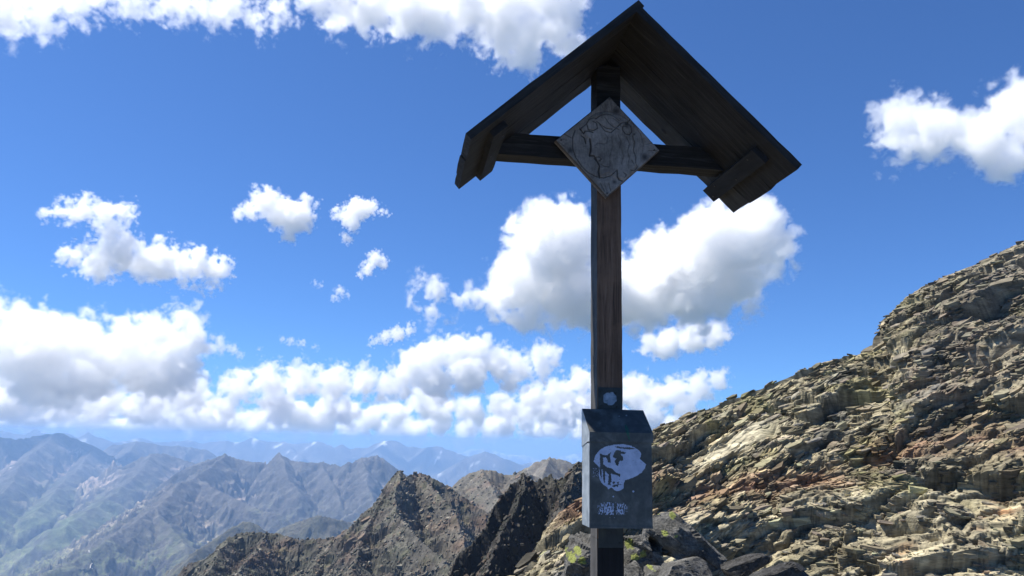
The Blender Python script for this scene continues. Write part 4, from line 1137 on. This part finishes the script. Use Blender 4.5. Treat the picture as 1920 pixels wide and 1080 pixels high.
def cloud(blobs, D, label, vox=1.15, tau=9., na=.62, puff=1.0, soft=.30, seed=0, group='fair-weather clouds over the mountains'):
    """a cloud as a real body of vapour: a fog grid filled from overlapping balls broken up by noise.
    blobs: direction and angular radius; D ground distance in metres; tau optical depth of an average ball"""
    rg = random.Random(seed); pts = []; rad = []
    for (px, py, rp) in blobs:
        v = at(px, py, D); r = 1.08 * rp * v.length / FPX
        pts.append(v + Vector((0, rg.uniform(-.6, .6) * r, 0))); rad.append(r)
    c = sum(pts, Vector()) / len(pts)
    rm = sum(rad) / len(rad)
    lo = [min(p[k] - c[k] - r - rm * .45 for p, r in zip(pts, rad)) for k in range(3)]
    hi = [max(p[k] - c[k] + r + rm * .45 for p, r in zip(pts, rad)) for k in range(3)]
    o = bpy.data.objects.new('cloud', bpy.data.volumes.new('cloud')); o.location = c; COL.objects.link(o)
    g = bpy.data.node_groups.new('cloud_body', 'GeometryNodeTree')
    g.interface.new_socket('Geometry', in_out='INPUT', socket_type='NodeSocketGeometry')
    g.interface.new_socket('Geometry', in_out='OUTPUT', socket_type='NodeSocketGeometry')
    N = g.nodes; K = g.links; go = N.new('NodeGroupOutput'); vc = N.new('GeometryNodeVolumeCube')
    vox_m = vox * c.length / 768.
    vc.inputs['Min'].default_value = lo; vc.inputs['Max'].default_value = hi
    for k, a in enumerate('XYZ'): vc.inputs['Resolution ' + a].default_value = int(min(420, max(8, (hi[k] - lo[k]) / (vox_m * (1.5 if k == 1 else 1)))))
    pos = N.new('GeometryNodeInputPosition')
    def Mt(op, a, b=None, c_=None, clamp=False):
        n = N.new('ShaderNodeMath'); n.operation = op; n.use_clamp = clamp
        for i, x in enumerate((a, b, c_)):
            if x is None: continue
            if isinstance(x, (int, float)): n.inputs[i].default_value = x
            else: K.new(x, n.inputs[i])
        return n.outputs[0]
    best = None
    for p, r in zip(pts, rad):
        d = N.new('ShaderNodeVectorMath'); d.operation = 'DISTANCE'; K.new(pos.outputs[0], d.inputs[0]); d.inputs[1].default_value = p - c
        s = Mt('SUBTRACT', r, d.outputs['Value'])
        best = s if best is None else Mt('SMOOTH_MAX', best, s, r * .3)
    rn = rm * puff
    offv = N.new('ShaderNodeVectorMath'); offv.operation = 'ADD'; K.new(pos.outputs[0], offv.inputs[0]); offv.inputs[1].default_value = (seed * 977., seed * 311., seed * 131.)
    def nz(scale, det, rough, vec):
        n = N.new('ShaderNodeTexNoise'); n.inputs['Scale'].default_value = scale; n.inputs['Detail'].default_value = det
        n.inputs['Roughness'].default_value = rough; K.new(vec, n.inputs['Vector']); return n
    no = nz(1.6 / rn, 2, .5, offv.outputs[0])
    wv = N.new('ShaderNodeVectorMath'); wv.operation = 'MULTIPLY_ADD'; K.new(no.outputs['Color'], wv.inputs[0]); wv.inputs[1].default_value = (rn * .7,) * 3; K.new(offv.outputs[0], wv.inputs[2])
    v1 = N.new('ShaderNodeTexVoronoi'); v1.voronoi_dimensions = '3D'; v1.feature = 'F1'
    v1.inputs['Scale'].default_value = 1.5 / rn; v1.inputs['Detail'].default_value = 3; v1.inputs['Roughness'].default_value = .5; v1.inputs['Lacunarity'].default_value = 2.2
    K.new(wv.outputs[0], v1.inputs['Vector'])
    n2 = nz(1.25 / rn, 8, .62, wv.outputs[0])
    t = Mt('MULTIPLY_ADD', Mt('SUBTRACT', VBIAS, v1.outputs['Distance']), rm * na * .9, best)
    t = Mt('MULTIPLY_ADD', Mt('SUBTRACT', n2.outputs[0], .5), rm * na * 5.2, t)
    de = Mt('MULTIPLY', Mt('POWER', Mt('MULTIPLY', t, 1. / (rm * soft), clamp=True), 1.5), tau * TAUK / (2 * rm))
    K.new(de, vc.inputs['Density'])
    sm = N.new('GeometryNodeSetMaterial'); K.new(vc.outputs[0], sm.inputs[0]); sm.inputs['Material'].default_value = cm
    K.new(sm.outputs[0], go.inputs[0])
    md = o.modifiers.new('body', 'NODES'); md.node_group = g; o.data.materials.append(cm)
    return tag(o, label, 'cloud', group)


TAUK = .95
CLOUDS = [
    # the big heap behind the post
    dict(blobs=[(1040, 470, 80), (975, 520, 62), (1060, 545, 70), (930, 570, 34), (990, 580, 40), (1130, 560, 60), (1200, 545, 72), (1270, 500, 80), (1340, 470, 78), (1400, 450, 62),
                (1455, 470, 42), (1300, 560, 58), (1380, 530, 55), (1220, 590, 30), (880, 555, 22), (820, 545, 26), (785, 530, 18), (800, 582, 20), (835, 590, 12), (1100, 590, 32)],
         D=5200, label='big white heap cloud behind the post, largest of the sky', tau=8.5, seed=1),
    dict(blobs=[(1225, 645, 24), (1255, 640, 30), (1295, 632, 30), (1335, 628, 26), (1360, 630, 12)], D=6500, label='small flat cloud just below the big heap cloud, right of the post', tau=6, seed=2),
    dict(blobs=[(1665, 262, 30), (1690, 225, 42), (1740, 250, 50), (1700, 290, 26), (1790, 240, 40), (1830, 270, 46), (1880, 225, 46), (1900, 290, 38), (1935, 220, 60), (1990, 260, 60)],
         D=2900, label='white cloud at the right edge of the sky, above the rock slope', tau=7, seed=3),
    dict(blobs=[(640, 5, 48), (700, 25, 46), (760, 10, 52), (820, 40, 50), (880, 20, 55), (930, 60, 50), (990, 50, 55), (1050, 45, 48), (990, 105, 26), (1030, 0, 60), (950, 0, 60), (590, 0, 36), (780, 75, 14)],
         D=1900, label='bright cloud along the top edge, left of the roof ridge', tau=6.5, na=.75, seed=4),
    dict(blobs=[(-20, 10, 46), (60, 6, 40), (140, -6, 34), (230, -14, 32), (320, -8, 34), (380, 6, 30), (440, 22, 30), (480, 38, 22), (520, 10, 26), (360, 30, 9)], D=1850,
         label='thin torn cloud along the top left edge of the sky', tau=3.2, na=1.0, soft=.4, seed=5),
    dict(blobs=[(150, 392, 20), (190, 402, 22), (230, 398, 16), (120, 398, 14), (95, 402, 8), (205, 440, 24), (225, 470, 32), (180, 490, 28), (140, 480, 18), (265, 490, 28), (310, 495, 28), (360, 490, 26), (400, 500, 24), (395, 530, 14), (345, 520, 16), (300, 460, 14)],
         D=4200, label='torn white cloud high above the left bank of clouds', tau=5, na=.95, soft=.22, seed=6),
    dict(blobs=[(500, 382, 26), (470, 398, 16), (530, 400, 30), (560, 412, 28), (575, 385, 16), (545, 438, 16), (448, 405, 8)], D=4300, label='compact white cloud, larger of the pair left of the post', tau=6, na=.7, seed=7),
    dict(blobs=[(672, 396, 20), (650, 404, 16), (695, 392, 14), (718, 396, 8), (662, 425, 12), (652, 448, 8), (632, 400, 10)], D=4300, label='small white cloud right beside the compact cloud', tau=4.5, na=.9, soft=.2, seed=8),
    dict(blobs=[(704, 486, 14), (718, 494, 10), (690, 504, 12), (676, 514, 6)], D=4800, label='tiny cloud puff midway down the blue sky left of the post', tau=3.6, na=.9, soft=.25, seed=9),
    dict(blobs=[(745, 626, 14), (768, 616, 10), (722, 632, 12), (700, 640, 7)], D=8000, label='tiny cloud puff just above the middle bank of clouds', tau=3.2, na=.9, soft=.25, seed=10),
    dict(blobs=[(638, 546, 10), (628, 558, 8), (650, 552, 6), (600, 534, 5), (590, 530, 5)], D=6000, label='faint wisp of cloud in the blue left of the big heap', tau=1.3, na=1.1, soft=.5, seed=11),
    dict(blobs=[(545, 640, 8), (565, 644, 8), (590, 650, 6), (530, 636, 6)], D=9000, label='faint long wisp above the middle bank of clouds', tau=1.0, na=1.0, soft=.5, seed=12),
    dict(blobs=[(438, 655, 10), (450, 664, 7), (430, 648, 6), (486, 655, 4)], D=9000, label='faint wisp at the right end of the left cloud bank', tau=1.1, na=1.0, soft=.5, seed=13),
    # banks near the horizon
    dict(blobs=[(-40, 600, 50), (10, 595, 32), (50, 600, 28), (20, 650, 60), (100, 660, 52), (160, 635, 42), (180, 680, 55), (240, 640, 40), (290, 630, 38), (335, 605, 30), (350, 640, 42),
                (270, 690, 55), (345, 690, 45), (385, 655, 24), (60, 710, 50), (150, 720, 45), (400, 633, 12)],
         D=11500, label='tall piled cloud bank at the left edge above the far range', tau=6.5, puff=.85, seed=14),
    dict(blobs=[(-60, 735, 45), (40, 750, 36), (120, 755, 30), (200, 760, 30), (280, 750, 34), (360, 735, 34), (440, 725, 30), (500, 715, 32), (560, 712, 30), (620, 715, 32), (680, 718, 30), (730, 725, 30), (420, 760, 26), (520, 760, 28), (640, 765, 26)],
         D=17500, label='long low cloud bank stretching left of centre under the tall bank', tau=6.5, na=.7, soft=.25, puff=.8, seed=15),
    dict(blobs=[(770, 690, 34), (815, 668, 34), (860, 660, 34), (895, 655, 30), (930, 680, 34), (975, 685, 28), (1020, 672, 28), (1040, 660, 14), (880, 705, 36), (820, 715, 34), (960, 712, 26), (1010, 700, 20), (760, 720, 24)],
         D=14000, label='heaped cloud bank above the middle mountains, left of the post', tau=7, puff=.85, seed=16),
    dict(blobs=[(950, 760, 24), (1000, 745, 28), (1050, 735, 28), (1090, 715, 28), (1140, 740, 40), (1190, 735, 34), (1225, 740, 30), (1265, 735, 28), (1310, 725, 26), (1345, 715, 20), (1290, 760, 28), (1210, 780, 34), (1120, 785, 30), (1050, 780, 24)],
         D=15500, label='cloud bank spreading both sides of the post just above the metal box', tau=7.5, puff=.85, na=.65, seed=17),
    dict(blobs=[(-78, 777, 31), (-38, 762, 28), (21, 758, 31), (62, 772, 35), (94, 768, 34), (157, 780, 26), (207, 770, 28), (252, 772, 32), (281, 763, 29), (323, 761, 28), (384, 785, 35), (416, 782, 32), (483, 786, 27), (515, 764, 36), (559, 781, 32), (600, 782, 30), (650, 770, 30), (700, 783, 26), (742, 780, 26), (795, 759, 32), (843, 762, 26), (881, 771, 27), (939, 758, 27), (990, 776, 29), (1018, 768, 26), (1060, 762, 34), (1104, 774, 27)],
         D=22000, label='pale continuous cloud layer between the low banks and the far blue range', tau=10, na=.8, soft=.4, puff=1.5, seed=18),
    dict(blobs=[(-72, 801, 26), (-46, 799, 22), (-2, 792, 27), (26, 790, 23), (81, 787, 22), (108, 791, 27), (146, 788, 22), (188, 795, 23), (233, 804, 22), (263, 805, 26), (308, 791, 28), (339, 793, 28), (384, 801, 25), (410, 802, 23), (460, 791, 25), (499, 801, 22), (531, 795, 23), (563, 806, 24), (604, 795, 24), (652, 802, 22), (686, 795, 22), (720, 807, 25), (757, 802, 26), (786, 808, 27), (829, 798, 28), (872, 812, 24), (915, 807, 23), (945, 802, 27), (982, 797, 22), (1017, 806, 23), (1053, 802, 22), (1089, 800, 25), (1132, 811, 24), (1183, 800, 28), (1213, 809, 23), (1255, 809, 23), (1280, 810, 27), (1319, 803, 25), (1368, 806, 27), (1409, 814, 26)],
         D=33000, label='hazy lowest streak of cloud touching the snowy far peaks', tau=14, na=.7, soft=.4, puff=1.5, seed=19),
]
for cdef in CLOUDS: cloud(**cdef)
